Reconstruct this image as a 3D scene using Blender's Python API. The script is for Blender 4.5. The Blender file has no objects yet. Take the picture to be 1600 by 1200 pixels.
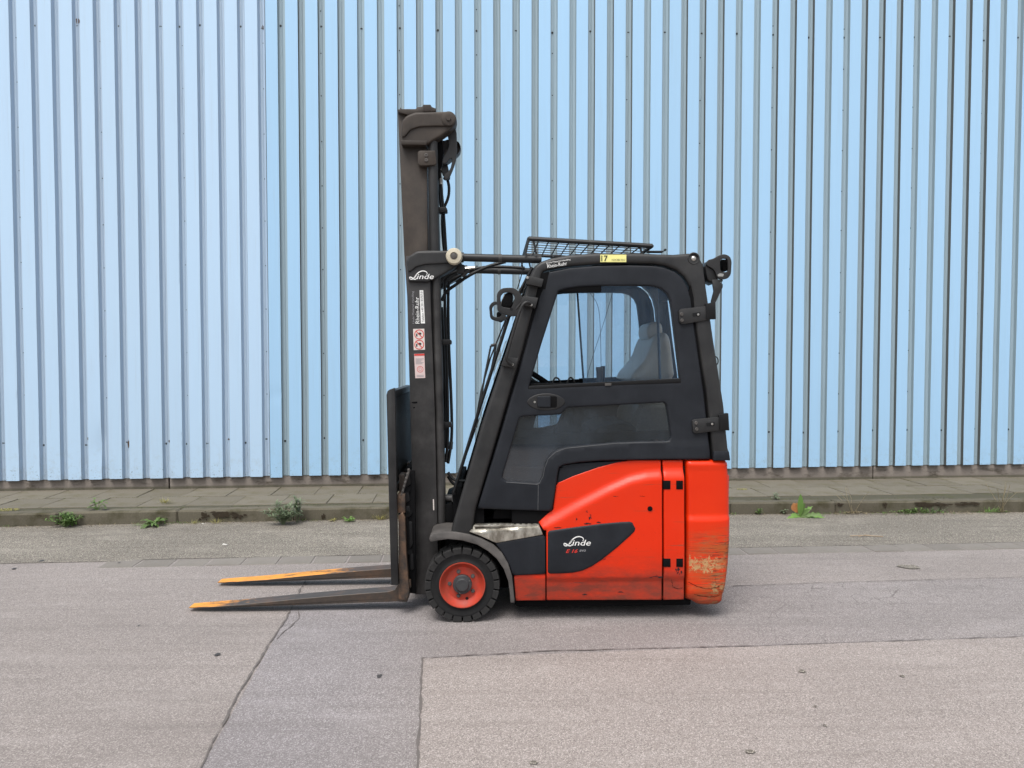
import bpy, bmesh, math, random
import numpy as np
from mathutils import Vector, Matrix, noise
from mathutils.geometry import delaunay_2d_cdt
random.seed(7)
R = math.radians
sc = bpy.context.scene
COL = sc.collection

# ------------------------------------------------------------------ camera, sky, sun, exposure
CH, FP, PITCH = 1.445, 1156.0, 2.0
cd = bpy.data.cameras.new('camera'); cam = bpy.data.objects.new('camera', cd); COL.objects.link(cam)
cam.location = (0, 0, CH); cam.rotation_euler = (R(90-PITCH), 0, 0)
cd.sensor_width = 36; cd.lens = FP/1600*36; cd.clip_start = .05; cd.clip_end = 2000
sc.camera = cam
SUN_EL, SUN_AZ = 64, 200     # azimuth measured clockwise from +Y (the wall side); 200 = behind the camera, a little left
w = bpy.data.worlds.new('World'); sc.world = w; w.use_nodes = True
wn = w.node_tree; wn.nodes.clear()
sky = wn.nodes.new('ShaderNodeTexSky'); sky.sky_type = 'NISHITA'; sky.sun_disc = False
sky.sun_elevation = R(SUN_EL); sky.sun_rotation = R(SUN_AZ); sky.dust_density = 3; sky.air_density = 1.2
hs = wn.nodes.new('ShaderNodeHueSaturation'); hs.inputs['Saturation'].default_value = .22
bgd = wn.nodes.new('ShaderNodeBackground'); bgd.inputs['Strength'].default_value = .125
wo = wn.nodes.new('ShaderNodeOutputWorld')
wn.links.new(sky.outputs[0], hs.inputs['Color']); wn.links.new(hs.outputs[0], bgd.inputs['Color']); wn.links.new(bgd.outputs[0], wo.inputs['Surface'])
sl = bpy.data.lights.new('sun', 'SUN'); sl.energy = 1.5; sl.angle = R(28); sl.color = (1, .97, .93)
so = bpy.data.objects.new('sun', sl); COL.objects.link(so)
sd = Vector((math.sin(R(SUN_AZ))*math.cos(R(SUN_EL)), math.cos(R(SUN_AZ))*math.cos(R(SUN_EL)), math.sin(R(SUN_EL))))
so.rotation_euler = sd.to_track_quat('Z', 'Y').to_euler(); so.location = (0, -5, 12)
sc.view_settings.view_transform = 'Standard'; sc.view_settings.look = 'None'
sc.view_settings.exposure = .83; sc.view_settings.gamma = 1; sc.view_settings.use_curve_mapping = False
sc.cycles.max_bounces = 10; sc.cycles.transparent_max_bounces = 16

# ------------------------------------------------------------------ photograph pixel -> place
def ray(px, py):
    d = Vector(((px-800)/FP, (600-py)/FP, -1)); d.rotate(cam.rotation_euler); return d
CO = Vector((0, 0, CH))
YAW = R(1.5)
FO = Vector((0, 4.0, 0)); FX = Vector((math.cos(YAW), math.sin(YAW), 0)); FY = Vector((-math.sin(YAW), math.cos(YAW), 0))
def P(px, py, y=0.0):
    """a photograph pixel on the truck-frame plane y (may be a function of x,z) -> (x, z)"""
    d = ray(px, py); yy = y(0, 1.2) if callable(y) else y
    for _ in range(4):
        t = ((FO-CO).dot(FY)+yy)/d.dot(FY); q = CO+d*t-FO
        x, z = q.dot(FX), q.z
        if not callable(y): break
        yy = y(x, z)
    return (x, z)
def PL(pts, y=0.0): return [P(a, b, y) for a, b in pts]
def P3(px, py, y): x, z = P(px, py, y); return Vector((x, y, z))
def G(px, py, z=0.0):
    d = ray(px, py); t = (z-CH)/d.z; q = CO+d*t; return Vector((q.x, q.y, z))
WM = .0825
def WY(X, off=0): return 7.745+off+WM*X          # the warehouse front line
WANG = math.atan(WM)

# ------------------------------------------------------------------ materials
def lin(r, g, b):
    f = lambda c: (c/255/12.92 if c/255 <= .04045 else ((c/255+.055)/1.055)**2.4)
    return (f(r), f(g), f(b), 1)
class M:
    def __init__(s, name):
        s.m = bpy.data.materials.new(name); s.m.use_nodes = True; s.t = s.m.node_tree; s.t.nodes.clear()
        s.out = s.t.nodes.new('ShaderNodeOutputMaterial'); s.tc = s.t.nodes.new('ShaderNodeTexCoord'); s.obj = s.tc.outputs['Object']
    def n(s, typ, **k):
        nd = s.t.nodes.new(typ)
        for a, b in k.items(): setattr(nd, a, b)
        return nd
    def put(s, sock, v):
        if isinstance(v, bpy.types.NodeSocket): s.t.links.new(v, sock)
        else:
            if isinstance(v, (int, float)) and sock.type == 'RGBA': v = (v, v, v, 1)
            elif sock.type == 'VECTOR' and isinstance(v, (int, float)): v = (v, v, v)
            elif sock.type == 'RGBA' and len(v) == 3: v = (*v, 1)
            sock.default_value = v
    def map(s, scale=(1, 1, 1), loc=(0, 0, 0), rot=(0, 0, 0), vec=None):
        nd = s.n('ShaderNodeMapping'); s.put(nd.inputs[0], vec or s.obj)
        nd.inputs['Scale'].default_value = scale; nd.inputs['Location'].default_value = loc; nd.inputs['Rotation'].default_value = rot
        return nd.outputs[0]
    def noise(s, scale, detail=4, rough=.55, vec=None, dist=0):
        nd = s.n('ShaderNodeTexNoise'); s.put(nd.inputs['Vector'], vec or s.obj)
        nd.inputs['Scale'].default_value = scale; nd.inputs['Detail'].default_value = detail; nd.inputs['Roughness'].default_value = rough
        nd.inputs['Distortion'].default_value = dist
        return nd.outputs['Fac']
    def voro(s, scale, vec=None, feature='F1', out='Distance', rnd=1):
        nd = s.n('ShaderNodeTexVoronoi', feature=feature); s.put(nd.inputs['Vector'], vec or s.obj)
        nd.inputs['Scale'].default_value = scale; nd.inputs['Randomness'].default_value = rnd
        return nd.outputs[out]
    def ramp(s, fac, *stops, interp='LINEAR'):
        nd = s.n('ShaderNodeValToRGB'); s.put(nd.inputs[0], fac); e = nd.color_ramp; e.interpolation = interp
        while len(e.elements) < len(stops): e.elements.new(.5)
        for el, (p, c) in zip(e.elements, stops):
            el.position = p; el.color = (c, c, c, 1) if isinstance(c, (int, float)) else (*c[:3], 1)
        return nd.outputs[0]
    def mix(s, fac, a, b, mode='MIX'):
        nd = s.n('ShaderNodeMix', data_type='RGBA', blend_type=mode); nd.clamp_factor = True
        s.put(nd.inputs[0], fac); s.put(nd.inputs[6], a); s.put(nd.inputs[7], b); return nd.outputs[2]
    def math(s, op, a, b=0.0, c=0.0, clamp=False):
        nd = s.n('ShaderNodeMath', operation=op); nd.use_clamp = clamp
        s.put(nd.inputs[0], a); s.put(nd.inputs[1], b)
        if op in ('MULTIPLY_ADD', 'SMOOTH_MAX', 'COMPARE'): s.put(nd.inputs[2], c)
        return nd.outputs[0]
    def xyz(s, vec=None):
        nd = s.n('ShaderNodeSeparateXYZ'); s.put(nd.inputs[0], vec or s.obj); return nd.outputs
    def band(s, v, a, b, c, d):
        """0 below a, 1 from b to c, 0 above d"""
        r1 = s.n('ShaderNodeMapRange', interpolation_type='SMOOTHSTEP'); s.put(r1.inputs[0], v); r1.inputs[1].default_value = a; r1.inputs[2].default_value = b
        r2 = s.n('ShaderNodeMapRange', interpolation_type='SMOOTHSTEP'); s.put(r2.inputs[0], v); r2.inputs[1].default_value = c; r2.inputs[2].default_value = d
        r2.inputs[3].default_value = 1; r2.inputs[4].default_value = 0
        return s.math('MULTIPLY', r1.outputs[0], r2.outputs[0])
    def bump(s, h, strength=.3, dist=.01):
        nd = s.n('ShaderNodeBump'); nd.inputs['Strength'].default_value = strength; nd.inputs['Distance'].default_value = dist
        s.put(nd.inputs['Height'], h); return nd.outputs[0]
    def bsdf(s, col, rough=.5, metal=0, normal=None, spec=.5, **k):
        b = s.n('ShaderNodeBsdfPrincipled'); s.put(b.inputs['Base Color'], col); s.put(b.inputs['Roughness'], rough); s.put(b.inputs['Metallic'], metal)
        s.put(b.inputs['Specular IOR Level'], spec)
        if normal: s.put(b.inputs['Normal'], normal)
        for a, v in k.items(): s.put(b.inputs[a.replace('_', ' ')], v)
        return b.outputs[0]
    def end(s, sh): s.t.links.new(sh, s.out.inputs[0]); return s.m

def simple(name, col, rough=.5, metal=0, var=.15, bump=0, scale=30, spec=.5):
    m = M(name); n = m.noise(scale, 5, .6)
    c = m.mix(n, tuple(v*(1-var) for v in col), tuple(min(1, v*(1+var)) for v in col))
    return m.end(m.bsdf(c, m.math('MULTIPLY_ADD', n, .16, rough-.08), metal, m.bump(n, bump, .002) if bump else None, spec))

def mat_black(name, base, dusty, rough=.5, amount=.5, scratch=True, spec=.28):
    """painted steel or plastic in near black with dust, streaks and scratches"""
    m = M(name); n1 = m.noise(6, 6, .62); n2 = m.noise(38, 4, .7, m.map((1, 1, .22)))
    f = m.math('MULTIPLY', m.ramp(n1, (.38, 0), (.68, 1)), m.math('MULTIPLY_ADD', n2, .8, .2)); f = m.math('MULTIPLY', f, amount)
    c = m.mix(f, base, dusty)
    n3 = m.noise(220, 2, .5); c = m.mix(m.math('MULTIPLY', n3, .25), c, tuple(v*1.6 for v in base))
    if scratch:
        sx = m.noise(46, 3, .6, m.map((1, 1, .05), rot=(0, .5, 0))); s2 = m.noise(4, 3)
        c = m.mix(m.math('MULTIPLY', m.ramp(sx, (.70, 0), (.73, .5)), m.ramp(s2, (.5, 0), (.62, .6))), c, tuple(min(1, v*5) for v in dusty))
    return m.end(m.bsdf(c, m.math('MULTIPLY_ADD', n1, .25, rough-.1), 0, m.bump(n3, .12, .001), spec))

def mat_red():
    m = M('orange red paint, worn'); x, y, z = m.xyz()
    red = lin(226, 32, 8); n = m.noise(3, 4); c = m.mix(n, (.60, .018, .0008), (.70, .032, .0016))
    # grime along the sill
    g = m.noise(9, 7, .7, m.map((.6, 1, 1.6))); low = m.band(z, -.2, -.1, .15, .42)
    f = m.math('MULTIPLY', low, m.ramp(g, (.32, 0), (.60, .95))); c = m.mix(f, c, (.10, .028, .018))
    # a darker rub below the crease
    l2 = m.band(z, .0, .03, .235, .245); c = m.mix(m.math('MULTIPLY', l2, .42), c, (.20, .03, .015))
    # horizontal scrapes
    sc1 = m.noise(12, 5, .7, m.map((.35, 1, 5))); lo = m.band(z, .0, .1, .3, .55)
    c = m.mix(m.math('MULTIPLY', m.ramp(sc1, (.66, 0), (.70, 1)), m.math('MULTIPLY', lo, .8)), c, (.05, .035, .03))
    # fine dust and specks
    sp = m.noise(170, 2, .6); c = m.mix(m.ramp(sp, (.70, 0), (.74, .6)), c, (.07, .02, .015))
    st = m.noise(1.6, 4); c = m.mix(m.math('MULTIPLY', m.ramp(st, (.45, 0), (.8, 1)), .22), c, (.42, .07, .04))
    fs = m.noise(60, 3, .7, m.map((.06, 1, 1.4), rot=(0, .12, 0))); fm = m.noise(2.3, 3, .6, m.map(loc=(2, 0, 7)))
    c = m.mix(m.math('MULTIPLY', m.ramp(fs, (.62, 0), (.66, .8)), m.ramp(fm, (.40, 0), (.56, 1))), c, (.30, .05, .025))
    r = m.math('MULTIPLY_ADD', f, .3, .36)
    return m.end(m.bsdf(c, r, 0, m.bump(m.noise(90, 3), .05, .001), .32))

def mat_red_cw():
    """counterweight: same paint with scuffs of bare filler and rust"""
    m = M('counterweight paint, scuffed'); x, y, z = m.xyz()
    c = m.mix(m.noise(3, 4), (.60, .018, .0008), (.70, .034, .0016))
    xs = [P(a, 880)[0] for a in (1074, 1080, 1125, 1146)]
    zs = [P(1100, b)[1] for b in (893, 886, 873, 864)]
    # reddish brown rubbing on the lower half, towards the rear
    n = m.noise(7, 7, .72, m.map((.8, 1, 3))); lo = m.band(z, -.1, .0, P(1100, 860)[1], P(1100, 815)[1]); rr = m.band(x, xs[0], xs[2], 9, 10)
    f = m.math('MULTIPLY', lo, m.math('MULTIPLY_ADD', rr, .7, .3))
    c = m.mix(m.math('MULTIPLY', m.ramp(n, (.38, 0), (.56, .9)), f), c, (.36, .085, .018))
    n2 = m.noise(13, 6, .75, m.map((.5, 1, 4), loc=(3, 0, 1)))
    c = m.mix(m.math('MULTIPLY', m.ramp(n2, (.50, 0), (.56, .9)), f), c, (.26, .11, .045))
    n4 = m.noise(26, 6, .75, m.map((.25, 1, 6), loc=(1, 0, 4)))
    c = m.mix(m.math('MULTIPLY', m.ramp(n4, (.53, 0), (.56, .9)), f), c, (.09, .022, .012))
    # pale scuffed patch
    d = m.noise(20, 6, .75, m.map((1.6, 1, 1.0)))
    zz = m.math('MULTIPLY_ADD', d, .17, z); zz = m.math('SUBTRACT', zz, .085)
    pz = m.band(zz, zs[0], zs[0]+.006, zs[2], zs[2]+.006); px_ = m.band(x, xs[0]+.008, xs[0]+.014, xs[1]+.10, xs[3])
    n3 = m.noise(38, 7, .85, m.map((.8, 1, 1.1), loc=(5, 0, 2)))
    f3 = m.math('MULTIPLY', m.math('MULTIPLY', pz, px_), m.ramp(n3, (.46, 0), (.51, 1)))
    c = m.mix(f3, c, m.mix(m.noise(60, 4), (.58, .40, .20), (.28, .11, .03)))
    # chipped lower rear edge
    n5 = m.noise(20, 6, .8, m.map((1, 1, 1.6), loc=(8, 0, 2))); ed = m.math('MULTIPLY', m.band(z, 0, .05, .16, .26), m.band(x, xs[2]-.08, xs[2]-.02, 9, 10))
    c = m.mix(m.math('MULTIPLY', m.ramp(n5, (.5, 0), (.55, 1)), ed), c, (.36, .22, .10))
    c = m.mix(m.math('MULTIPLY', m.band(z, -.1, 0, .10, .17), .5), c, (.12, .04, .02))
    return m.end(m.bsdf(c, m.math('MULTIPLY_ADD', f, .25, .36), 0, m.bump(n4, .15, .002), .32))

MAT = {}
MAT['red'] = mat_red(); MAT['redcw'] = mat_red_cw()
MAT['cab'] = mat_black('cab plastic, charcoal', (.0075, .0090, .0125), (.034, .039, .048), .55, .4, False)
MAT['guard'] = mat_black('overhead guard steel, black', (.0115, .0115, .0120), (.055, .053, .051), .46, .5, True, .42)
MAT['mast'] = mat_black('mast steel, dusty black', (.0190, .0182, .0180), (.080, .075, .073), .48, .9, True, .38)
MAT['mastup'] = mat_black('mast steel, brown dust', (.030, .024, .020), (.082, .065, .052), .5, .9)
MAT['bead'] = simple('worn plastic edge', (.085, .088, .092), .6, 0, .5, 0, 8)
MAT['hubgrey'] = mat_black('hub cap, dusty', (.026, .027, .030), (.10, .098, .096), .5, .8)
MAT['dark'] = simple('black recess plastic', (.0035, .0035, .004), .8, spec=.12)
MAT['rubber'] = mat_black('tyre rubber', (.0075, .0075, .0080), (.026, .025, .024), .75, .55, False)
MAT['lug'] = mat_black('tyre tread rubber', (.013, .013, .0135), (.062, .058, .054), .8, .8, False)
MAT['fender'] = mat_black('fender plastic, bleached', (.06, .056, .053), (.16, .145, .135), .6, 1, True)
MAT['hose'] = simple('hose rubber', (.005, .005, .0055), .5, spec=.3)
MAT['steel'] = simple('zinc plated steel', (.50, .48, .44), .35, .9)
MAT['cream'] = simple('cream nylon', (.52, .47, .36), .45, 0, .2)
MAT['white'] = simple('white lettering', (.78, .78, .76), .5, 0, .05)
MAT['redprint'] = simple('red lettering', (.55, .03, .02), .5, 0, .05)
MAT['greyprint'] = simple('grey lettering', (.25, .25, .26), .5, 0, .05)
MAT['blackprint'] = simple('black lettering', (.02, .02, .02), .5, 0, .05)
MAT['yellow'] = simple('yellow sticker', (.80, .76, .28), .45, 0, .05)
MAT['label'] = simple('off white sticker', (.62, .56, .52), .5, 0, .1)
MAT['pink'] = simple('pinkish sticker', (.60, .47, .45), .5, 0, .1)
m = M('wheel rim paint, dusty red'); n = m.noise(14, 6, .7)
MAT['rim'] = m.end(m.bsdf(m.mix(m.ramp(n, (.30, .1), (.68, .9)), (.52, .032, .010), (.24, .050, .030)), .5, 0, m.bump(n, .1, .001)))
m = M('step plate, worn aluminium'); n = m.noise(18, 6, .7, m.map((1, 1, .5))); n2 = m.noise(150, 3)
MAT['alu'] = m.end(m.bsdf(m.mix(m.ramp(n, (.4, 0), (.6, 1)), (.52, .50, .44), (.22, .20, .165)), m.math('MULTIPLY_ADD', n, .4, .2), .75, m.bump(n2, .25, .001)))
def mat_fork():
    m = M('fork steel with orange paint'); x, y, z = m.xyz()
    x0 = P(298, 946, .2)[0]
    n = m.noise(10, 6, .7, m.map((1, 2.5, 1))); xx = m.math('MULTIPLY_ADD', m.math('SUBTRACT', n, .5), .9, x)
    base = m.mix(m.noise(30, 5, .7), (.038, .032, .028), (.095, .074, .060))
    rust = m.mix(m.ramp(m.noise(5, 6, .7), (.5, 0), (.7, .5)), base, (.19, .10, .055))
    norm = m.n('ShaderNodeNewGeometry').outputs['Normal']; up = m.band(m.xyz(norm)[2], .5, .8, 5, 6)
    far = m.band(y, .5, .55, 5, 6)
    lim = m.math('MULTIPLY_ADD', far, .52, x0+.20)
    tip = m.math('MULTIPLY_ADD', m.math('SUBTRACT', lim, xx), 7, .5, clamp=True)
    wear = m.ramp(m.noise(22, 5, .75, m.map((.35, 1.8, 1))), (.36, .0), (.48, 1))
    solid = m.math('MULTIPLY_ADD', m.math('SUBTRACT', x0+.11, xx), 9, .5, clamp=True)
    f = m.math('MULTIPLY', tip, m.math('MAXIMUM', wear, solid)); f = m.math('MULTIPLY', f, up)
    edge = m.math('MULTIPLY', m.math('MULTIPLY_ADD', m.math('SUBTRACT', x0+.03, x), 40, .5, clamp=True), .6)
    f = m.math('MAXIMUM', f, edge)
    org = m.mix(m.noise(40, 4), (.62, .20, .012), (.80, .36, .04))
    return m.end(m.bsdf(m.mix(f, rust, org), .48, m.math('MULTIPLY_ADD', f, -.3, .3), m.bump(m.noise(60, 5), .2, .002)))
MAT['fork'] = mat_fork()
m = M('rusty carriage steel'); n = m.noise(9, 6, .72)
MAT['rusty'] = m.end(m.bsdf(m.mix(m.ramp(n, (.40, 0), (.62, 1)), (.030, .026, .023), (.13, .075, .045)), .6, .2, m.bump(n, .2, .003)))

def glass(name, tint, dirt, dcol, gl=1.0, dscale=42):
    m = M(name); tr = m.n('ShaderNodeBsdfTransparent'); m.put(tr.inputs[0], tint)
    g = m.n('ShaderNodeBsdfGlossy'); m.put(g.inputs['Roughness'], .02); m.put(g.inputs['Color'], (.95*gl, .97*gl, 1*gl))
    fr = m.n('ShaderNodeFresnel'); fr.inputs[0].default_value = 1.55
    mx = m.n('ShaderNodeMixShader'); m.put(mx.inputs[0], m.math('MULTIPLY_ADD', fr.outputs[0], 1.9, .02, clamp=True)); m.t.links.new(tr.outputs[0], mx.inputs[1]); m.t.links.new(g.outputs[0], mx.inputs[2])
    df = m.n('ShaderNodeBsdfDiffuse'); m.put(df.inputs[0], dcol)
    n = m.noise(2.5, 5, .7, m.map((1, 1, .5))); n2 = m.noise(dscale*3, 3, .7); f = m.math('MULTIPLY', m.math('MULTIPLY', m.ramp(n, (.36, .22), (.66, 1)), m.ramp(n2, (.36, .5), (.70, 1.0))), dirt)
    m2 = m.n('ShaderNodeMixShader'); m.put(m2.inputs[0], f); m.t.links.new(mx.outputs[0], m2.inputs[1]); m.t.links.new(df.outputs[0], m2.inputs[2])
    return m.end(m2.outputs[0])
MAT['glass'] = glass('cab glass, faintly tinted', (.82, .88, .92), .10, (.5, .52, .52))
MAT['glassd'] = glass('lower door glass, dusty', (.33, .38, .43), .62, (.070, .088, .110))
MAT['plastic'] = simple('dusty plastic seat cover', (.33, .30, .245), .35, 0, .3, .3, 8)

# ------------------------------------------------------------------ mesh helpers (truck frame: x to the rear, y away from the viewer, z up)
TR = None; TW = 1.09; TOX, TOY = .25, .545
def link(name, bm, mat=None, parent=None, smooth=40, **props):
    me = bpy.data.meshes.new(name); bmesh.ops.recalc_face_normals(bm, faces=bm.faces) if props.pop('recalc', True) else None
    bm.to_mesh(me); bm.free()
    for mm in (mat if isinstance(mat, (list, tuple)) else [mat]):
        if mm: me.materials.append(mm)
    if smooth:
        me.polygons.foreach_set('use_smooth', [True]*len(me.polygons)); me.set_sharp_from_angle(angle=R(smooth))
    o = bpy.data.objects.new(name, me); COL.objects.link(o)
    if parent:
        o.parent = parent
        if parent == TR: o.location = (-TOX, -TOY, 0)
    for k, v in props.items(): o[k] = v
    return o
def tag(o, label=None, cat=None, group=None, kind=None):
    if label: o['label'] = label
    if cat: o['category'] = cat
    if group: o['group'] = group
    if kind: o['kind'] = kind
    return o
def empty(name, loc, rz=0):
    o = bpy.data.objects.new(name, None); COL.objects.link(o); o.location = loc; o.rotation_euler = (0, 0, rz); o.empty_display_size = .2; return o
def bev(bm, w, seg=2, ang=30):
    if w <= 0: return bm
    es = [e for e in bm.edges if len(e.link_faces) == 2 and e.calc_face_angle(0) > R(ang)]
    bmesh.ops.bevel(bm, geom=es, offset=w, segments=seg, affect='EDGES', profile=.5, clamp_overlap=True); return bm
def ext(pts, y0, y1, b=0.0, seg=2, bm=None):
    nb = bmesh.new(); v = [nb.verts.new((x, y0, z)) for x, z in pts]; f = nb.faces.new(v)
    r = bmesh.ops.extrude_face_region(nb, geom=[f]); vs = [g for g in r['geom'] if isinstance(g, bmesh.types.BMVert)]
    for q in vs: q.co.y = y1
    bmesh.ops.recalc_face_normals(nb, faces=nb.faces); bev(nb, b, seg)
    return merge(bm, nb)
def merge(bm, nb):
    if bm is None: return nb
    me = bpy.data.meshes.new('t'); nb.to_mesh(me); nb.free(); bm.from_mesh(me); bpy.data.meshes.remove(me); return bm
def box(x0, x1, y0, y1, z0, z1, b=0.0, bm=None, seg=2):
    return ext([(x0, z0), (x1, z0), (x1, z1), (x0, z1)], y0, y1, b, seg, bm)
def tube(pts, r, seg=10, bm=None, cap=True, smooth=0):
    pts = [Vector(p) for p in pts]
    for _ in range(smooth):
        q = [pts[0]]
        for a, b in zip(pts, pts[1:]): q += [a*.75+b*.25, a*.25+b*.75]
        pts = q+[pts[-1]]
    nb = bmesh.new(); rings = []; up = None
    for i, p in enumerate(pts):
        t = (pts[min(i+1, len(pts)-1)]-pts[max(i-1, 0)]).normalized()
        if up is None: up = t.orthogonal().normalized()
        else: up = (up-t*up.dot(t)).normalized()
        s = t.cross(up); rr = r[i] if isinstance(r, (list, tuple)) else r
        rings.append([nb.verts.new(p+(up*math.cos(k*2*math.pi/seg)+s*math.sin(k*2*math.pi/seg))*rr) for k in range(seg)])
    for a, b in zip(rings, rings[1:]):
        for k in range(seg): nb.faces.new((a[k], a[(k+1) % seg], b[(k+1) % seg], b[k]))
    if cap: nb.faces.new(rings[0]); nb.faces.new(rings[-1][::-1])
    return merge(bm, nb)
def lathe(prof, cx, cz, seg=48, bm=None, y0=0.0):
    """profile of (radius, y) turned about the y axis"""
    nb = bmesh.new(); rings = []
    for r, y in prof:
        if r < 1e-5: rings.append([nb.verts.new((cx, y0+y, cz))])
        else: rings.append([nb.verts.new((cx+r*math.cos(k*2*math.pi/seg), y0+y, cz+r*math.sin(k*2*math.pi/seg))) for k in range(seg)])
    for a, b in zip(rings, rings[1:]):
        for k in range(seg):
            q = [a[k % len(a)], a[(k+1) % len(a)], b[(k+1) % len(b)], b[k % len(b)]]; u = []
            for v in q:
                if v not in u: u.append(v)
            if len(u) > 2: nb.faces.new(u)
    return merge(bm, nb)
def chaikin(pts, n=2):
    for _ in range(n):
        q = []
        for i in range(len(pts)):
            a, b = pts[i], pts[(i+1) % len(pts)]
            q += [(a[0]*.75+b[0]*.25, a[1]*.75+b[1]*.25), (a[0]*.25+b[0]*.75, a[1]*.25+b[1]*.75)]
        pts = q
    return pts
def rcorner(pts, r, n=4):
    """round every corner of a polygon by radius about r"""
    out = []
    for i in range(len(pts)):
        p = Vector(pts[i]); a = Vector(pts[i-1]); b = Vector(pts[(i+1) % len(pts)])
        la, lb = (a-p).length, (b-p).length
        d = min(r, la*.45, lb*.45); s = p+(a-p)/la*d; e = p+(b-p)/lb*d
        for k in range(n+1):
            t = k/n; out.append(tuple(s*(1-t)**2+p*2*t*(1-t)+e*t*t))
    return out
def inside(Q, poly):
    x, y = Q[:, 0], Q[:, 1]; c = np.zeros(len(Q), bool); A = np.array(poly)
    for (x1, y1), (x2, y2) in zip(A, np.roll(A, -1, 0)):
        if y1 == y2: continue
        h = ((y1 > y) != (y2 > y)) & (x < (x2-x1)*(y-y1)/(y2-y1)+x1); c ^= h
    return c
def dist(Q, polys):
    d = np.full(len(Q), 1e9)
    for poly in polys:
        A = np.array(poly); B = np.roll(A, -1, 0)
        for a, b in zip(A, B):
            ab = b-a; L = max(ab.dot(ab), 1e-12); t = np.clip(((Q-a)@ab)/L, 0, 1); d = np.minimum(d, np.linalg.norm(Q-(a+t[:, None]*ab), axis=1))
    return d
def dens(poly, s):
    out = []
    for i in range(len(poly)):
        a, b = np.array(poly[i]), np.array(poly[(i+1) % len(poly)]); n = max(1, int(round(np.linalg.norm(b-a)/s)))
        out += [tuple(a+(b-a)*k/n) for k in range(n)]
    return out
def panel(outline, yf=0.0, holes=(), depth=.03, rad=.006, grid=.02, mir=False, bm=None):
    """a moulded panel: outline with holes, front surface y=yf(x,z) rounded over at its edges, turned back by depth"""
    polys = [dens(outline, grid)]+[dens(h, grid) for h in holes]
    V = []; E = []
    for p in polys:
        n0 = len(V); V += p; E += [(n0+i, n0+(i+1) % len(p)) for i in range(len(p))]
    nb_ = len(V); arr = []
    for p in polys:                                 # rings near the edge for the round-over
        A = np.array(p); T = np.roll(A, -1, 0)-np.roll(A, 1, 0); T /= np.linalg.norm(T, axis=1)[:, None]+1e-9; N = np.c_[-T[:, 1], T[:, 0]]
        for fr in (.08, .3, .62, 1.0):
            for sg in (1, -1): arr.append(A+N*sg*rad*fr)
    mn = np.min(V, 0); mx = np.max(V, 0)
    gx, gy = np.meshgrid(np.arange(mn[0], mx[0], grid), np.arange(mn[1], mx[1], grid)); g = np.c_[gx.ravel(), gy.ravel()]; g[::1, 0] += (np.round(g[:, 1]/grid) % 2)*grid/2
    def ok(Q):
        k = inside(Q, polys[0])
        for h in polys[1:]: k &= ~inside(Q, h)
        return k
    D = [];
    for i, a in enumerate(arr):
        fr = (.08, .3, .62, 1.0)[(i//2) % 4]; a = a[ok(a)]
        if len(a): D.append(a[dist(a, polys) > rad*fr*.93])
    g = g[ok(g)]; g = g[dist(g, polys) > rad*1.0+grid*.45] if len(g) else g
    pts = V+[tuple(q) for a in D+[g] for q in a]
    vo, eo, fo, *_ = delaunay_2d_cdt([Vector(p) for p in pts], E, [], 0, 1e-6)
    vo = np.array([tuple(v) for v in vo]); F = np.array([tuple(f) for f in fo]); C = vo[F].mean(1); F = F[ok(C)]
    d = np.minimum(dist(vo, polys), rad); drop = rad-np.sqrt(np.maximum(rad**2-(rad-d)**2, 0))
    nb = bmesh.new(); W_ = TW
    def y_(x, z, dr, dep=0):
        y = (yf(x, z) if callable(yf) else yf)+dr+dep
        return W_-y if mir else y
    vs = [nb.verts.new((x, y_(x, z, dr), z)) for (x, z), dr in zip(vo, drop)]
    for f in F:
        try: nb.faces.new([vs[i] for i in f])
        except ValueError: pass
    for v in [v for v in nb.verts if not v.link_faces]: nb.verts.remove(v)
    nb.verts.ensure_lookup_table()
    be = [e for e in nb.edges if len(e.link_faces) == 1]; bv = {}
    for e in be:
        for v in e.verts:
            if v not in bv: bv[v] = nb.verts.new((v.co.x, v.co.y+(-depth if mir else depth), v.co.z))
    for e in be: a, b = e.verts; nb.faces.new((a, b, bv[b], bv[a]))
    return merge(bm, nb)
def text(name, s, px, py, wpx, y, mat, parent, rot=0.0, shear=0.0, hpx=None, thick=.0008, bold=0.0, space=1.0):
    """flat lettering, lower left corner at a photograph pixel on plane y, width given in pixels along its run"""
    cu = bpy.data.curves.new(name, 'FONT'); cu.body = s; cu.size = 1; cu.shear = shear; cu.extrude = .0; cu.offset = bold; cu.space_character = space; cu.resolution_u = 3
    o = bpy.data.objects.new(name, cu); me = bpy.data.meshes.new_from_object(o); bpy.data.objects.remove(o)
    co = np.array([v.co[:] for v in me.vertices]); mn, mx = co.min(0), co.max(0)
    x0, z0 = P(px, py, y); yv = y(x0, z0) if callable(y) else y
    k = 4.0/FP*(1+yv/4); sx = wpx*k/(mx[0]-mn[0]); sz = (hpx*k/(mx[1]-mn[1])) if hpx else sx
    ca, sa = math.cos(rot), math.sin(rot)
    for v in me.vertices:
        a = (v.co.x-mn[0])*sx; b = (v.co.y-mn[1])*sz
        X, Z = x0+a*ca-b*sa, z0+a*sa+b*ca
        v.co = (X, (y(X, Z) if callable(y) else y)-thick, Z)
    me.materials.clear(); me.materials.append(mat)
    bm = bmesh.new(); bm.from_mesh(me); bpy.data.meshes.remove(me)
    return link(name, bm, mat, parent, 0)

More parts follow.
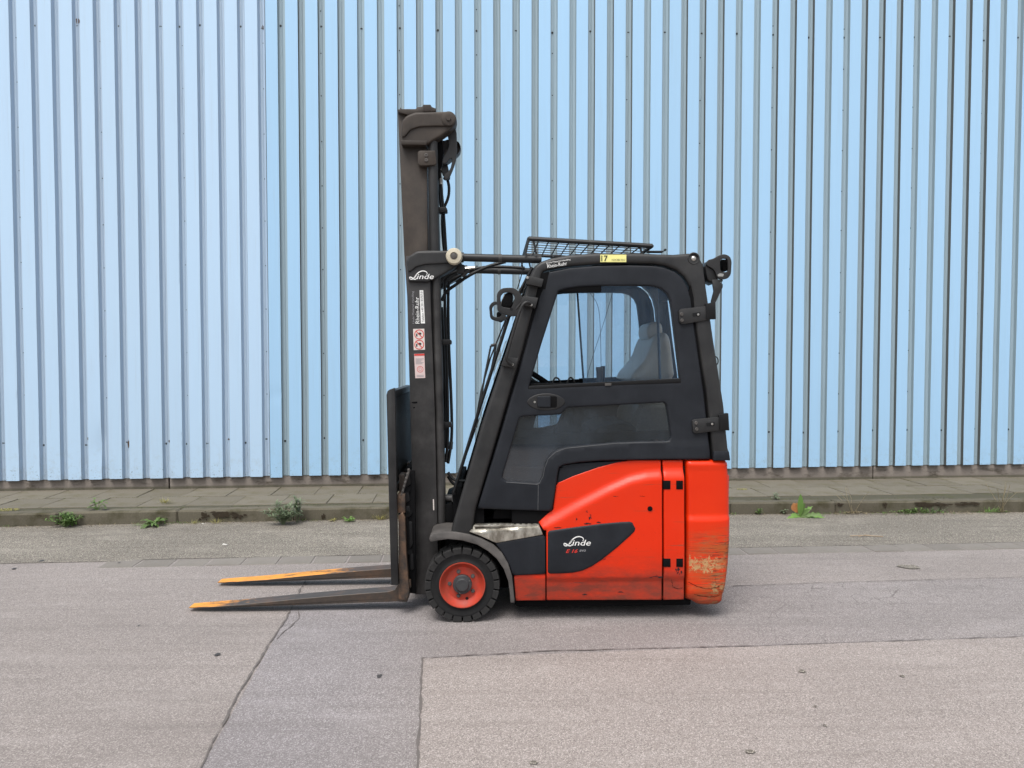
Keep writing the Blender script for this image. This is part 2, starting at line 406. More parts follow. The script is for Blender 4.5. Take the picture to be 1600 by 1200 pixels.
# ================================================================== SETTING
# ---- road
def mat_asphalt(name, c1, c2, grain=1.0, blot=.25, dark=(.05, .045, .04), speck=.40, craze=0):
    m = M(name); v = m.obj
    n = m.noise(180, 3, .8); vo = m.voro(250, out='Color'); bw = m.n('ShaderNodeRGBToBW'); m.put(bw.inputs[0], vo)
    c = m.mix(n, tuple(a*.72 for a in c1), tuple(a*1.25 for a in c1))
    c = m.mix(m.math('MULTIPLY', m.ramp(bw.outputs[0], (.62, 0), (.80, 1)), speck), c, tuple(min(.8, a*2.1) for a in c2))
    c = m.mix(m.math('MULTIPLY', m.ramp(bw.outputs[0], (.16, 1), (.30, 0)), .55*grain), c, dark)
    big = m.noise(.9, 6, .62, m.map((.55, 1.3, 1))); c = m.mix(m.math('MULTIPLY', m.ramp(big, (.35, 1), (.62, 0)), blot), c, tuple(a*.55 for a in c1))
    b2 = m.noise(3.2, 6, .7, m.map((.35, 1, 1))); c = m.mix(m.math('MULTIPLY', m.ramp(b2, (.52, 0), (.75, 1)), blot*1.1), c, tuple(min(.6, a*1.45) for a in c2))
    b3 = m.noise(11, 5, .7, m.map((.4, 1, 1))); c = m.mix(m.math('MULTIPLY', m.ramp(b3, (.62, 0), (.72, 1)), blot*1.3), c, tuple(a*.6 for a in c1))
    if craze:
        e = m.voro(7, m.map((1, .55, 1), rot=(0, 0, .9), vec=m.obj), 'DISTANCE_TO_EDGE'); e2 = m.noise(14, 4, .7)
        e = m.math('ADD', e, m.math('MULTIPLY', m.math('SUBTRACT', e2, .5), .05)); k_ = m.noise(1.7, 3, .6)
        x_ = m.xyz()[0]; c = m.mix(m.math('MULTIPLY', m.math('MULTIPLY', m.ramp(m.math('ABSOLUTE', e), (.004, 1), (.012, 0)), m.ramp(k_, (.50, 0), (.58, .55))), m.band(x_, .8, 1.4, 9, 10)), c, (.07, .06, .055))
        c = m.mix(m.math('MULTIPLY', m.band(x_, -3, -2.4, -.9, -.2), .55), c, m.mix(1.0, c, (.95, .985, 1.06), 'MULTIPLY'))
    b4 = m.noise(5, 5, .65, m.map((.12, 2.2, 1))); c = m.mix(m.math('MULTIPLY', m.ramp(b4, (.50, 0), (.72, 1)), .30), c, tuple(a*.55 for a in c1))
    h = m.math('ADD', n, m.math('MULTIPLY', bw.outputs[0], .8))
    return m.end(m.bsdf(c, .88, 0, m.bump(h, .55*grain, .004), .3))
MAT['road'] = mat_asphalt('asphalt, pinkish grey', (.240, .211, .197), (.29, .263, .248), .8)
MAT['roadblue'] = mat_asphalt('asphalt, bluish grey', (.226, .202, .194), (.285, .262, .256), .8, craze=1)
MAT['patch'] = mat_asphalt('asphalt patch, pale', (.275, .240, .222), (.325, .295, .278), .9, .2)
MAT['strip'] = mat_asphalt('old asphalt beside kerb', (.165, .146, .122), (.30, .275, .235), 1.3, .3, speck=.7)
MAT['tar'] = simple('tar seam', (.118, .103, .095), .8, 0, .3)
MAT['oil'] = simple('dried bitumen spot', (.045, .042, .042), .7, 0, .2)
MAT['soil'] = simple('soil in joints', (.045, .038, .028), .95, 0, .4, .5)
def sheet(pts, z, cuts=None):
    bm = bmesh.new(); bm.faces.new([bm.verts.new((p[0], p[1], z)) for p in pts]); return bm
road = link('road', sheet([(-300, -300), (300, -300), (300, 300), (-300, 300)], 0), MAT['road'], smooth=0, kind='structure')
def strip(pts, wd, z, jag=.35, seed=0):
    """a narrow irregular ribbon lying on the ground"""
    rnd = random.Random(seed); pts = [Vector(p).to_2d() for p in pts]; q = []
    for a, b in zip(pts, pts[1:]):
        n = max(2, int((b-a).length/.03)); q += [a+(b-a)*k/n for k in range(n)]
    q.append(pts[-1]); bm = bmesh.new(); L = []
    for i, p in enumerate(q):
        t = (q[min(i+1, len(q)-1)]-q[max(i-1, 0)]).normalized(); nn = Vector((-t.y, t.x)); wob = noise.noise(Vector((i*.21, seed, 0)))*wd*1.2*jag+rnd.uniform(-.3, .3)*wd*jag
        ww = wd*.5*(1+rnd.uniform(-.5, .5)*jag*1.6)
        L.append((bm.verts.new((*(p+nn*(wob+ww)), z)), bm.verts.new((*(p+nn*(wob-ww)), z))))
    for (a, b), (c, d) in zip(L, L[1:]): bm.faces.new((a, b, d, c))
    return bm
# pale rectangular patch at lower right, bluish lane between it and the long crack
pc, pr, pd_ = G(660, 1030), G(1600, 996), G(652, 1200)
dirr = (pr-pc).normalized(); dird = (pd_-pc).normalized()
pq = [pc, pc+dirr*9, pc+dirr*9+dird*9, pc+dird*9]
link('road_patch', sheet(pq, .004), MAT['patch'], smooth=0, kind='structure')
c0, c1 = G(455, 952), G(315, 1200); dc = (c1-c0).normalized()
lane = [c0-dc*.0, c0+dc*6, pc+dird*6, pc, pc+dirr*9, G(2300, 905), G(1600, 903), G(1150, 916), G(800, 925)]
link('road_lane', sheet(lane, .0025), MAT['roadblue'], smooth=0, kind='structure')
link('crack', strip([G(478, 905), G(466, 930), c0, G(447, 968), G(420, 1008), G(395, 1050), G(372, 1085), G(352, 1125), G(331, 1165), c1, c0+dc*4], .0075, .0065, 1.1, 1), MAT['tar'], road, 0)
link('crack', strip([G(466, 952), G(467, 968), G(455, 980), G(441, 990), G(432, 1000)], .005, .0062, 1.0, 4), MAT['tar'], road, 0)
link('seam', strip([pc, G(850, 1019), G(1200, 1010), G(1600, 996), pc+dirr*9], .006, .0074, .9, 2), MAT['tar'], road, 0)
link('seam', strip([pc, pd_, pc+dird*4], .008, .0074, .8, 3), MAT['tar'], road, 0)
link('seam', strip([G(1145, 917), G(1300, 911), G(1600, 903), G(2100, 892)], .006, .0062, .9, 5), MAT['tar'], road, 0)
# old asphalt between gutter and kerb
KY = lambda X: 6.655+.068*X-.0044*max(-7, min(7, X))*max(-7, min(7, X))            # foot of the kerb
GY = lambda X: 5.258+.0765*X            # front of the gutter stones
GW = .20
link('roadside', sheet([(x_, GY(x_)+(GW if x_ > -2.7 else .17)) for x_ in (-30, -2.8, -2.6, 30)]+[(x_, KY(x_)+.05) for x_ in (30, 12, 8, 6, 4, 2, 0, -2, -4, -6, -8, -12, -30)], .0035), MAT['strip'], smooth=0, kind='structure')
# stones of the flush gutter line
def mat_stone(name, c1, c2, moss=(.07, .075, .035), mossf=.3, sc_=1.0):
    m = M(name); oi = m.n('ShaderNodeObjectInfo').outputs['Random']
    g = m.tc.outputs['Object']; n = m.noise(60*sc_, 5, .7); b = m.noise(4, 5, .65)
    c = m.mix(n, c1, c2); c = m.mix(m.math('MULTIPLY', oi, .35), c, tuple(v*.62 for v in c1)); c = m.mix(m.math('MULTIPLY', m.ramp(b, (.5, 0), (.68, 1)), mossf), c, moss)
    sp = m.noise(200, 2, .6); c = m.mix(m.ramp(sp, (.64, 0), (.70, .5)), c, tuple(min(.7, v*1.9) for v in c2))
    return m.end(m.bsdf(c, .9, 0, m.bump(m.math('ADD', n, m.math('MULTIPLY', sp, .6)), .4, .004), .3))
MAT['gstone'] = mat_stone('gutter stone', (.165, .148, .130), (.23, .21, .19), mossf=.15)
MAT['slab'] = mat_stone('paving slab', (.125, .110, .083), (.190, .170, .134), (.090, .080, .036), .6)
MAT['kerb'] = mat_stone('kerb stone', (.088, .078, .056), (.150, .134, .100), (.042, .038, .016), .8)
def shared_box(name, lx, ly, lz, b, mat, jitter=0, seed=0):
    rnd = random.Random(seed); bm = box(-lx/2, lx/2, -ly/2, ly/2, -lz, 0, b, seg=1)
    for v in bm.verts: v.co += Vector((rnd.uniform(-jitter, jitter), rnd.uniform(-jitter, jitter), rnd.uniform(-jitter, jitter)*.5))
    me = bpy.data.meshes.new(name); bm.to_mesh(me); bm.free(); me.materials.append(mat); return me
def inst(name, me, loc, rz, parent=None):
    o = bpy.data.objects.new(name, me); COL.objects.link(o); o.location = loc; o.rotation_euler = (random.uniform(-.006, .006), random.uniform(-.004, .004), rz)
    if parent: o.parent = parent
    return o
gms = [shared_box('gutter_stone', .232, GW-.012, .03, .004, MAT['gstone'], .003, i) for i in range(4)]
ga = math.atan(.0765); k = 0; x = -2.75
while x < 8.2:
    inst('gutter_stone', gms[k % 4], (x, GY(x)+GW/2, (.0045 if x > -2.2 else .003)+random.uniform(-.001, .0008)), ga+random.uniform(-.01, .01), road); x += .242; k += 1
MAT['mossy'] = mat_stone('mossy joint filling', (.062, .056, .036), (.105, .096, .066), (.06, .062, .022), .7)
# ---- sidewalk: bed, two rows of slabs, kerb stones
KH = .115; KW = .14
def local_bed(name, y0, y1, z, mat, x0=-14, x1=15):
    return link(name, box(x0, x1, 0, 1, 0, z, 0), mat, smooth=0)
bmk = bmesh.new()
for X, s in ((-14, 0), (15, 0)): pass
def prism_along(yf0, yf1, z0, z1, x0=-14, x1=15):
    n = 40; bm = bmesh.new(); v = [[bm.verts.new((X, yf(X), z)) for (yf, z) in ((yf0, z0), (yf1, z0), (yf1, z1), (yf0, z1))] for X in [x0+(x1-x0)*i/n for i in range(n+1)]]
    for a, b in zip(v, v[1:]):
        for k in range(4): bm.faces.new((a[k], a[(k+1) % 4], b[(k+1) % 4], b[k]))
    bm.faces.new(v[0]); bm.faces.new(v[-1]); return bm
sidewalk = link('sidewalk', prism_along(lambda X: KY(X)+KW*.7, lambda X: WY(X, .1), -.05, KH-.004), MAT['mossy'], smooth=0, kind='structure')
ksts = [shared_box('kerb_stone', .986, KW, KH+.05, .014, MAT['kerb'], .003, 20+i) for i in range(3)]
x = -8.37; k = 0
while x < 9.2:
    inst('kerb_stone', ksts[k % 3], (x, KY(x)+KW/2+random.uniform(-.004, .004), KH+random.uniform(-.003, .002)), math.atan(KY(x+.5)-KY(x-.5))+random.uniform(-.002, .002), sidewalk); x += .989; k += 1
SW = .455
sl_m = [shared_box('paving_slab', .411, SW-.008, .03, .003, MAT['slab'], .003, 40+i) for i in range(5)]
for row in range(2):
    x = -8.6+row*.19; k = 0
    while x < 9.6:
        yy = WY(x)+.040-SW*(1.5-row)
        inst('paving_slab', sl_m[(k*3+row) % 5], (x, yy, KH+.001+random.uniform(-.003, .003)), WANG+random.uniform(-.005, .005), sidewalk); x += .417; k += 1

# ---- warehouse with corrugated cladding
PIT = .19667; K0 = -2.3544
wh = empty('warehouse', (0, 7.745, 0), WANG); cw_ = math.cos(WANG)
tag(wh, 'long warehouse clad in light blue corrugated metal sheets behind the forklift', 'warehouse')
def mat_clad(name, c, cd_, dirt, streak=.10):
    m = M(name); x, y, z = m.xyz(); n = m.noise(1.1, 4, .6, m.map((1, 1, .25))); cc = m.mix(n, c, cd_); cc = m.mix(m.math('MULTIPLY', m.n('ShaderNodeObjectInfo').outputs['Random'], .5), cc, tuple(v*.90 for v in c)); s3 = m.noise(30, 4, .7, m.map((1, 1, .03), loc=(4, 0, 2))); cc = m.mix(m.math('MULTIPLY', m.ramp(s3, (.60, 0), (.72, 1)), .16), cc, dirt)
    st = m.noise(16, 4, .65, m.map((1, 1, .06))); cc = m.mix(m.math('MULTIPLY', m.ramp(st, (.5, 0), (.8, 1)), streak), cc, dirt)
    lo = m.band(z, 0, .2, .25, .75); g = m.noise(14, 6, .75); cc = m.mix(m.math('MULTIPLY', m.math('MULTIPLY', lo, m.ramp(g, (.50, 0), (.72, .55))), .8), cc, dirt)
    sp = m.noise(60, 3, .7); lo2 = m.band(z, 0, .2, .30, .42); cc = m.mix(m.math('MULTIPLY', m.ramp(sp, (.62, 0), (.68, .7)), lo2), cc, (.08, .09, .08))
    return m.end(m.bsdf(cc, m.math('MULTIPLY_ADD', n, .1, .40), 0, None, .45))
fl = mat_clad('cladding paint, pale blue', (.46, .62, .785), (.42, .585, .77), (.32, .36, .38)); fr = mat_clad('cladding paint, sky blue', (.36, .57, .78), (.33, .545, .765), (.28, .34, .37))
tl = mat_clad('trough, pale blue', (.42, .52, .63), (.38, .49, .60), (.25, .27, .28), .3); trr = mat_clad('trough, grey blue', (.33, .43, .49), (.30, .40, .46), (.22, .27, .28), .35)  # pale blue trough is toned down: recess shade put into its colour
sl_ = mat_clad('rib side, pale blue', (.37, .48, .61), (.34, .45, .58), (.25, .28, .29), .2); sr_ = mat_clad('rib side, grimy', (.12, .13, .13), (.08, .085, .08), (.06, .05, .045), .3); sq_ = mat_clad('rib side, grey blue', (.30, .39, .44), (.26, .34, .39), (.16, .17, .16), .4)  # pale blue rib side darkened to carry the shade of the trough wall
ZB, ZT = .222, 7.0
def u_of(X): return X/cw_                 # position along the wall
def sheet_mesh(k0, n, left):
    """n ribs starting at the left edge of trough k0; each rib = trough then raised face"""
    dpt, s, tw = (.040, .015, .074) if left else (.038, .004, .073)
    zb0 = ZB+.026+max(-.03, min(.016, .0045*(K0+PIT*k0))); zs = [zb0]+[ZB+.06*i for i in range(1, 26)]+[2.2, 3, 4, 5, 6, ZT]
    if not left and k0 < 0: zs = sorted(zs+[1.075, 1.085, 1.095])
    cols = []                                        # (u, depth, material of the strip to the right)
    if left: cols.append((u_of(K0+PIT*k0)-.012, 0, 0))
    for k in range(k0, k0+n):
        a = u_of(K0+PIT*k); si = 3 if (not left and (k*7) % 5 in (0, 3)) else 2; cols += [(a, 0, si), (a+s, dpt, 1), (a+tw/2-.008, dpt, 1), (a+tw/2, dpt-.006, 1), (a+tw/2+.008, dpt, 1), (a+tw-s, dpt, si), (a+tw, 0, 0), (a+tw+.06, 0, 0)]
    cols.append((u_of(K0+PIT*(k0+n))+(-.001 if not left else -.0005), 0, 0))
    bm = bmesh.new(); off = -.004 if left else 0; grid = []
    for z in zs:
        row = []
        for u, d, _ in cols:
            dy = noise.noise(Vector((u*1.3, z*.5, 3 if left else 9)))*.0025+noise.noise(Vector((u*6, z*2.2, 1)))*.0012
            if z < .8 and d == 0: dy += noise.noise(Vector((u*9, z*6, 5)))*.004*(.8-z)
            if not left and -2.5 < u < -1.85 and 1.07 < z < 1.09 and d == 0: dy += .007
            # knocked-in spot low on the left
            if left: r2 = ((u+4.14)/.05)**2+((z-.56)/.16)**2; dy += .018*math.exp(-r2) if d == 0 else 0
            row.append(bm.verts.new((u+noise.noise(Vector((u*3, z*1.2, 7)))*.0025, off+d+dy, z)))
        grid.append(row)
    for a, b in zip(grid, grid[1:]):
        for i in range(len(cols)-1):
            f = bm.faces.new((a[i], a[i+1], b[i+1], b[i])); f.material_index = cols[i][2]
    return bm
k = -1-4*8
while k < -1:
    link('wall_sheet', sheet_mesh(k, 4, True), [fl, tl, sl_], wh, 25); k += 4
# last narrow left sheet closes on the seam: trough -1 only
bm = sheet_mesh(-1, 1, True)
for v in list(bm.verts):
    if v.co.x > u_of(K0-PIT)+.076: bm.verts.remove(v)
link('wall_sheet', bm, [fl, tl, sl_], wh, 25)
# first face of the right section
bm = bmesh.new(); a0 = u_of(K0-PIT)+.077; a1 = u_of(K0); gr = []
for z in [ZB]+[ZB+.06*i for i in range(1, 26)]+[3, 4.5, ZT]:
    gr.append([bm.verts.new((u, -.001+noise.noise(Vector((u*6, z*2, 1)))*.0015+(.006 if abs(z-1.08) < .03 else 0), z)) for u in (a0, a0+.06, a1-.002)]+[bm.verts.new((a0, .036, z))])
for a, b in zip(gr, gr[1:]):
    for i in range(2): bm.faces.new((a[i], a[i+1], b[i+1], b[i]))
    f = bm.faces.new((a[3], a[0], b[0], b[3])); f.material_index = 2
link('wall_sheet', bm, [fr, trr, sr_], wh, 25)
k = 0
while k < 66:
    link('wall_sheet', sheet_mesh(k, 4, False), [fr, trr, sr_, sq_], wh, 25); k += 4
# screws and rivets, a few pixels each
bm = bmesh.new(); rnd = random.Random(5)
MAT['screw'] = simple('weathered screw', (.020, .022, .025), .6)
def screw(u, y, z, r):
    q = lathe([(r*1.5, 0), (r*1.5, -.001), (r, -.0015), (r*.9, -r*.6), (0, -r*.75)], u, z, 8, None, y); merge(bm, q)
for k in range(-14, 50):
    u = u_of(K0+PIT*k)+.030; lf = k < 0; y = .036 if lf else .036
    if (k % 2 == 0) or (lf and rnd.random() < .3):
        for z in (4.78+.004*k, .60+.0015*k): screw(u+rnd.uniform(-.008, .008), y, z+rnd.uniform(-.02, .02), .0078)
    if k % 4 == (3 if lf else 2):
        z = .62
        while z < 4.6:
            z += .44+rnd.uniform(-.02, .02); screw(u+(.012 if lf else -.005), y, z, .0042)
link('wall_screws', bm, MAT['screw'], wh, 40, kind='stuff')
m = M('rust stain'); n = m.noise(60, 5, .7)
MAT['stain'] = m.end(m.bsdf(m.mix(n, (.03, .02, .015), (.14, .075, .045)), .9))
def blob(cx, cz, rx, rz, y, seed, bm=None):
    bm = bm or bmesh.new(); rnd = random.Random(seed); vs = [bm.verts.new((cx+rx*math.cos(t*.5236)*rnd.uniform(.6, 1.2), y, cz+rz*math.sin(t*.5236)*rnd.uniform(.6, 1.2))) for t in range(12)]
    bm.faces.new(vs); return bm
def wall_u(px, py):
    d = ray(px, py); n_ = Vector((-math.sin(WANG), math.cos(WANG), 0)); o = Vector((0, 7.745, 0)); t = (o-CO).dot(n_)/d.dot(n_); q = CO+d*t-o
    return q.dot(Vector((math.cos(WANG), math.sin(WANG), 0))), q.z
for i, (px, py, rx, rz) in enumerate([(119, 30, .020, .028), (409, 41, .012, .026), (40, 695, .009, .020), (199, 694, .010, .042), (135, 686, .007, .016), (263, 690, .011, .014), (356, 687, .010, .010)]):
    u, z = wall_u(px, py); bm = blob(u, z, rx, rz, .0325, i); link('rust_stain', bm, MAT['stain'], wh, 0)
# plinth, body and roof of the warehouse
m = M('plinth concrete, stained'); n = m.noise(5, 7, .7, m.map((1, 1, 2.5))); n2 = m.noise(70, 4, .7); c = m.mix(n2, (.17, .145, .125), (.26, .23, .205)); c = m.mix(m.ramp(n, (.52, 0), (.68, .85)), c, (.055, .045, .032)); zz = m.xyz()[2]
c = m.mix(m.math('MULTIPLY', m.band(zz, 0, .05, .13, .15), .6), c, (.06, .06, .03))
MAT['plinth'] = m.end(m.bsdf(c, .9, 0, m.bump(m.math('ADD', n, n2), .6, .008), .3))
x = -11.0
while x < 12:
    L = 2.49; link('plinth_block', box(x+.004, x+L, .043, .4, -.05, ZB+.06, .006), MAT['plinth'], wh, 40); x += 2.5
link('wall_core', box(-11.2, 12.2, .10, .4, -.05, ZT-.02), MAT['plinth'], wh, 0)
MAT['zinc'] = simple('roof sheet', (.30, .31, .32), .5, .3)
link('roof', box(-11.4, 12.4, -.12, 20, ZT, ZT+.12, .01), MAT['zinc'], wh)
link('side_wall', box(-11.2, -11.0, .4, 19.8, -.05, ZT-.01), fr, wh, 0); link('side_wall', box(12.0, 12.2, .4, 19.8, -.05, ZT-.01), fr, wh, 0)
link('rear_wall', box(-10.9, 11.9, 19.6, 19.8, -.05, ZT-.01), fr, wh, 0)

# ---- the hall across the yard, seen mirrored in the cab glass
oh = empty('hall', (0, -17, 0), R(3)); tag(oh, 'blue metal hall with beige base wall across the yard, mirrored in the cab glass', 'hall')
MAT['beige'] = simple('beige render', (.50, .46, .38), .8, 0, .1, .2, 6); MAT['navy'] = simple('blue cladding', (.22, .42, .66), .5, 0, .2, 0, 3)
link('base_wall', box(-14, 22, -6, 0, -.05, 2.05), MAT['beige'], oh, 0)
bm = bmesh.new(); pr_ = []; u = -14
while u < 22: pr_ += [(u, .05), (u+.14, .05), (u+.17, 0.0), (u+.27, 0.0)]; u += .3
for z in (2.05, 5.6): pass
rows = [[bm.verts.new((a, b+.01, z)) for a, b in pr_] for z in (2.05, 5.6)]
for i in range(len(pr_)-1): bm.faces.new((rows[0][i], rows[0][i+1], rows[1][i+1], rows[1][i]))
link('metal_cladding', bm, MAT['navy'], oh, 0); link('hall_body', box(-14, 22, -6, -.03, 2.05, 5.6), MAT['navy'], oh, 0); link('hall_roof', box(-14.2, 22.2, -6.2, .2, 5.6, 5.75), MAT['zinc'], oh)

# ================================================================== FORKLIFT
TW = 1.09; TOX, TOY = .25, .545
o_ = FO+FX*TOX+FY*TOY
TR = empty('forklift', o_, YAW)
tag(TR, 'red and black electric forklift with enclosed cab parked in front of the blue wall', 'forklift')
def T(name, bm, mat, parent=None, smooth=40, **k): return link(name, bm, MAT[mat] if isinstance(mat, str) else mat, parent or TR, smooth, **k)
ZREF = lambda py, y=0: P(900, py, y)[1]
def ycab(x, z): return .018+max(0, z-.85)*.035
def smooth01(t): t = max(0, min(1, t)); return t*t*(3-2*t)

# ---- chassis core and underside
zb = P(900, 939)[1]
XX = lambda px, py=850, y=0: P(px, py, y)[0]
T('chassis', merge(box(XX(800), XX(1072), .035, TW-.035, zb+.012, P(900, 725)[1]-.02, .005), merge(box(XX(735), XX(801), .24, TW-.24, zb, P(740, 822)[1], .005), box(XX(690), XX(745), .30, TW-.30, zb, P(740, 850)[1], .005))), 'dark')
T('underframe', box(XX(806), XX(1085), .055, TW-.055, .066, zb+.01, .01), 'dark')  # lower frame, added low and black to deepen the shade under the body
T('floor_plate', box(XX(722), XX(870), .05, TW-.05, P(740, 823)[1]-.06, P(740, 823)[1]-.012, .004), 'dark')
T('seat_box', box(XX(880), XX(1072), .14, TW-.14, P(900, 823)[1], P(900, 722)[1], .02), 'dark')
T('drive_axle', tube([(XX(722), .12, .208), (XX(722), TW-.12, .208)], .05), 'dark')
# front dash bulkhead between floor and windscreen foot
T('bulkhead', ext(PL([(704, 835), (722, 835), (752, 735), (806, 608), (797, 608), (742, 715)], .2), .12, TW-.12, .006), 'dark')

# ---- red battery door with its chamfer, and the hinge strip
upline = PL([(841, 818), (858, 806), (900, 783), (950, 757), (985, 742), (1010, 736), (1040, 733)])
loline = PL([(845, 829), (868, 818), (905, 797), (950, 773), (985, 757), (1010, 751), (1040, 748)])
def lineat(L, x):
    if x <= L[0][0]: return L[0][1]-(L[0][0]-x)*.6
    for (a, b), (c, d) in zip(L, L[1:]):
        if x <= c: return b+(d-b)*(x-a)/(c-a)
    return L[-1][1]
zcr = P(950, 905)[1]
def ybody(x, z):
    zu, zl = lineat(upline, x), lineat(loline, x)
    y = .030*smooth01((z-zl)/(zu-zl))+.02*max(0, z-zu)
    y += .010*smooth01((zcr+.006-z)/.012)                       # sill set back under the crease
    y += .004*math.sin(max(0, min(1, (z-zcr)/.35))*math.pi)*-1
    return y
sidep = PL([(853.7, 829), (850, 828.6), (842, 818), (856, 805), (865, 797.6), (869.8, 757), (896, 745.3), (934.7, 731.8), (963.8, 724), (989, 720.5), (1034.8, 720.5), (1034.8, 938.6), (854.5, 939)])
swo = chaikin(PL([(850, 829.5), (890, 824), (940, 817.5), (975, 814.5), (990, 814), (995, 820), (993, 829), (985, 838), (965, 855), (940, 875), (920, 889), (902, 895), (880, 896.5), (850, 897.5)]), 2)
swl = PL([(855.3, 829), (890, 824), (940, 817.5), (970, 815), (984, 814.5), (991, 817), (994, 822.5), (992, 830), (985, 837), (965, 855), (940, 875), (925, 885), (910, 892), (895, 895.3), (880, 896.3), (855.3, 897)])
body = T('battery_door', panel(sidep, ybody, depth=.05, rad=.006, grid=.014), 'red')
def yswo(x, z): return ybody(x, z)-.006
sw = T('trim_panel', panel(swl, yswo, depth=.008, rad=.012, grid=.016), 'cab', body)
T('lock', lathe([(.016, 0), (.016, -.002), (.013, -.003), (.0, -.003)], *P(865, 837), 24, None, -.005), 'guard', body)
T('screw_hole', lathe([(.0135, 0.001), (.0135, -.0025), (.011, -.003), (0, -.0015)], *P(1015.5, 794.7), 20, None, -.0015), 'dark', body)
hs_ = PL([(1037.5, 720.5), (1069.5, 720.5), (1069.5, 938), (1037.5, 938.5)])
strip_ = T('hinge_strip', panel(hs_, ybody, depth=.05, rad=.005, grid=.016), 'red')
for (a, b) in ((1036.5, 1047.5), (1056.5, 1067)):
    for (c, d) in ((751, 764.5), (872.5, 885.5)):
        q = PL([(a, d), (b, d), (b, c), (a, c)]); yy = ybody(*P((a+b)/2, (c+d)/2))
        h = T('hinge', ext(q, -.003+yy, .02+yy, .0015), 'dark', strip_)
T('trim_wedge', panel(PL([(875.5, 728), (900, 724.5), (940, 722), (985, 720), (963, 723.5), (934, 731), (896, 744.5), (870.5, 756)], .03), .034, depth=.03, rad=.003), 'cab')
# paint chips at the trim edge and lower hinge
for i, (px, py, rx, rz) in enumerate([(872, 824, .022, .004), (901, 811, .004, .008), (918, 818, .020, .005), (922, 808, .006, .012), (917, 799, .003, .006), (935, 816, .015, .004), (960, 775.5, .010, .002), (1060, 893, .012, .018), (1024, 901, .038, .006), (913, 930, .018, .004), (970, 926, .02, .003), (940, 838, .006, .002), (945, 873, .008, .003)]):
    x, z = P(px, py); bmc = bmesh.new(); rc = random.Random(i+900)
    for j in range(9):
        xx_, zz_ = x+rc.gauss(0, rx*.55), z+rc.gauss(0, rz*.5); kk = rc.uniform(.15, .5); blob(xx_, zz_, max(.0012, rx*kk), max(.001, rz*kk*1.2), ybody(xx_, zz_)-.0012-j*.00005, rc.random(), bmc)
    T('paint_chip', bmc, 'cab', body if px < 1036 else strip_, 0, recalc=False)
def crack_line(pts, wd, nm, mat, par, yfn, seed):
    rc = random.Random(seed); q = []
    for a, b in zip(pts, pts[1:]):
        for k_ in range(5): q.append((a[0]+(b[0]-a[0])*k_/5+rc.uniform(-.5, .5), a[1]+(b[1]-a[1])*k_/5+rc.uniform(-.5, .5)))
    bmq = bmesh.new(); L = []
    for a, b in q: x, z = P(a, b); y = yfn(x, z)-.0012; w2 = wd*rc.uniform(.3, 1); L.append((bmq.verts.new((x+w2*.5, y, z+w2)), bmq.verts.new((x-w2*.5, y, z-w2))))
    for (a, b), (c, d) in zip(L, L[1:]): bmq.faces.new((a, b, d, c))
    return T(nm, bmq, mat, par, 0)
crack_line([(1049, 905), (1051, 912), (1052, 918), (1060, 921), (1069, 919)], .0016, 'paint_crack', 'dark', strip_, ybody, 1)
crack_line([(1000, 775), (1010, 776)], .001, 'paint_crack', 'dark', body, ybody, 3)
# ---- front quarter: dark apron, red sill, step
T('sill_panel', panel(PL([(803, 899.5), (852.5, 897.8), (852.5, 939), (806, 939.5)]), lambda x, z: .010-.002, depth=.05, rad=.005), 'red')
T('apron', panel(PL([(774, 849), (848, 836), (852.5, 841), (852.5, 897), (801, 899.5), (796, 884), (786, 866)]), 0.0, depth=.06, rad=.006), 'cab')
stp = PL([(733.5, 831), (740, 822.5), (842, 820.5), (848.5, 835.5), (775, 848.5), (752, 838)])
def ystep(x, z):
    a, b = P(735, 830), P(842, 823); zl = a[1]+(b[1]-a[1])*(x-a[0])/(b[0]-a[0]); return -.003+.03*smooth01((z-zl+.004)/.012)
step = T('step', panel(stp, ystep, depth=.03, rad=.004, grid=.01), 'alu')
T('step_tread', box(XX(741, 822), XX(842, 822), .012, .06, P(790, 824)[1], P(790, 821)[1], .002), 'alu', step)
for i in range(9): T('tread_tooth', box(XX(762+i*9, 822), XX(767+i*9, 822), .02, .05, P(790, 821)[1], P(790, 820.3)[1], .001), 'alu', step)
T('inner_panel', ext([(min(x, .99), z) for x, z in [P(*q, TW-.1) for q in [(730, 830), (735, 818), (770, 700), (790, 672), (1090, 672), (1100, 720), (1072, 830)]]], TW-.1, TW-.07), 'dark')
T('inner_panel', ext([(min(x, .99), z) for x, z in [P(*q, TW-.1) for q in [(862, 680), (880, 640), (1060, 620), (1085, 680)]]], TW-.125, TW-.102), 'dark')
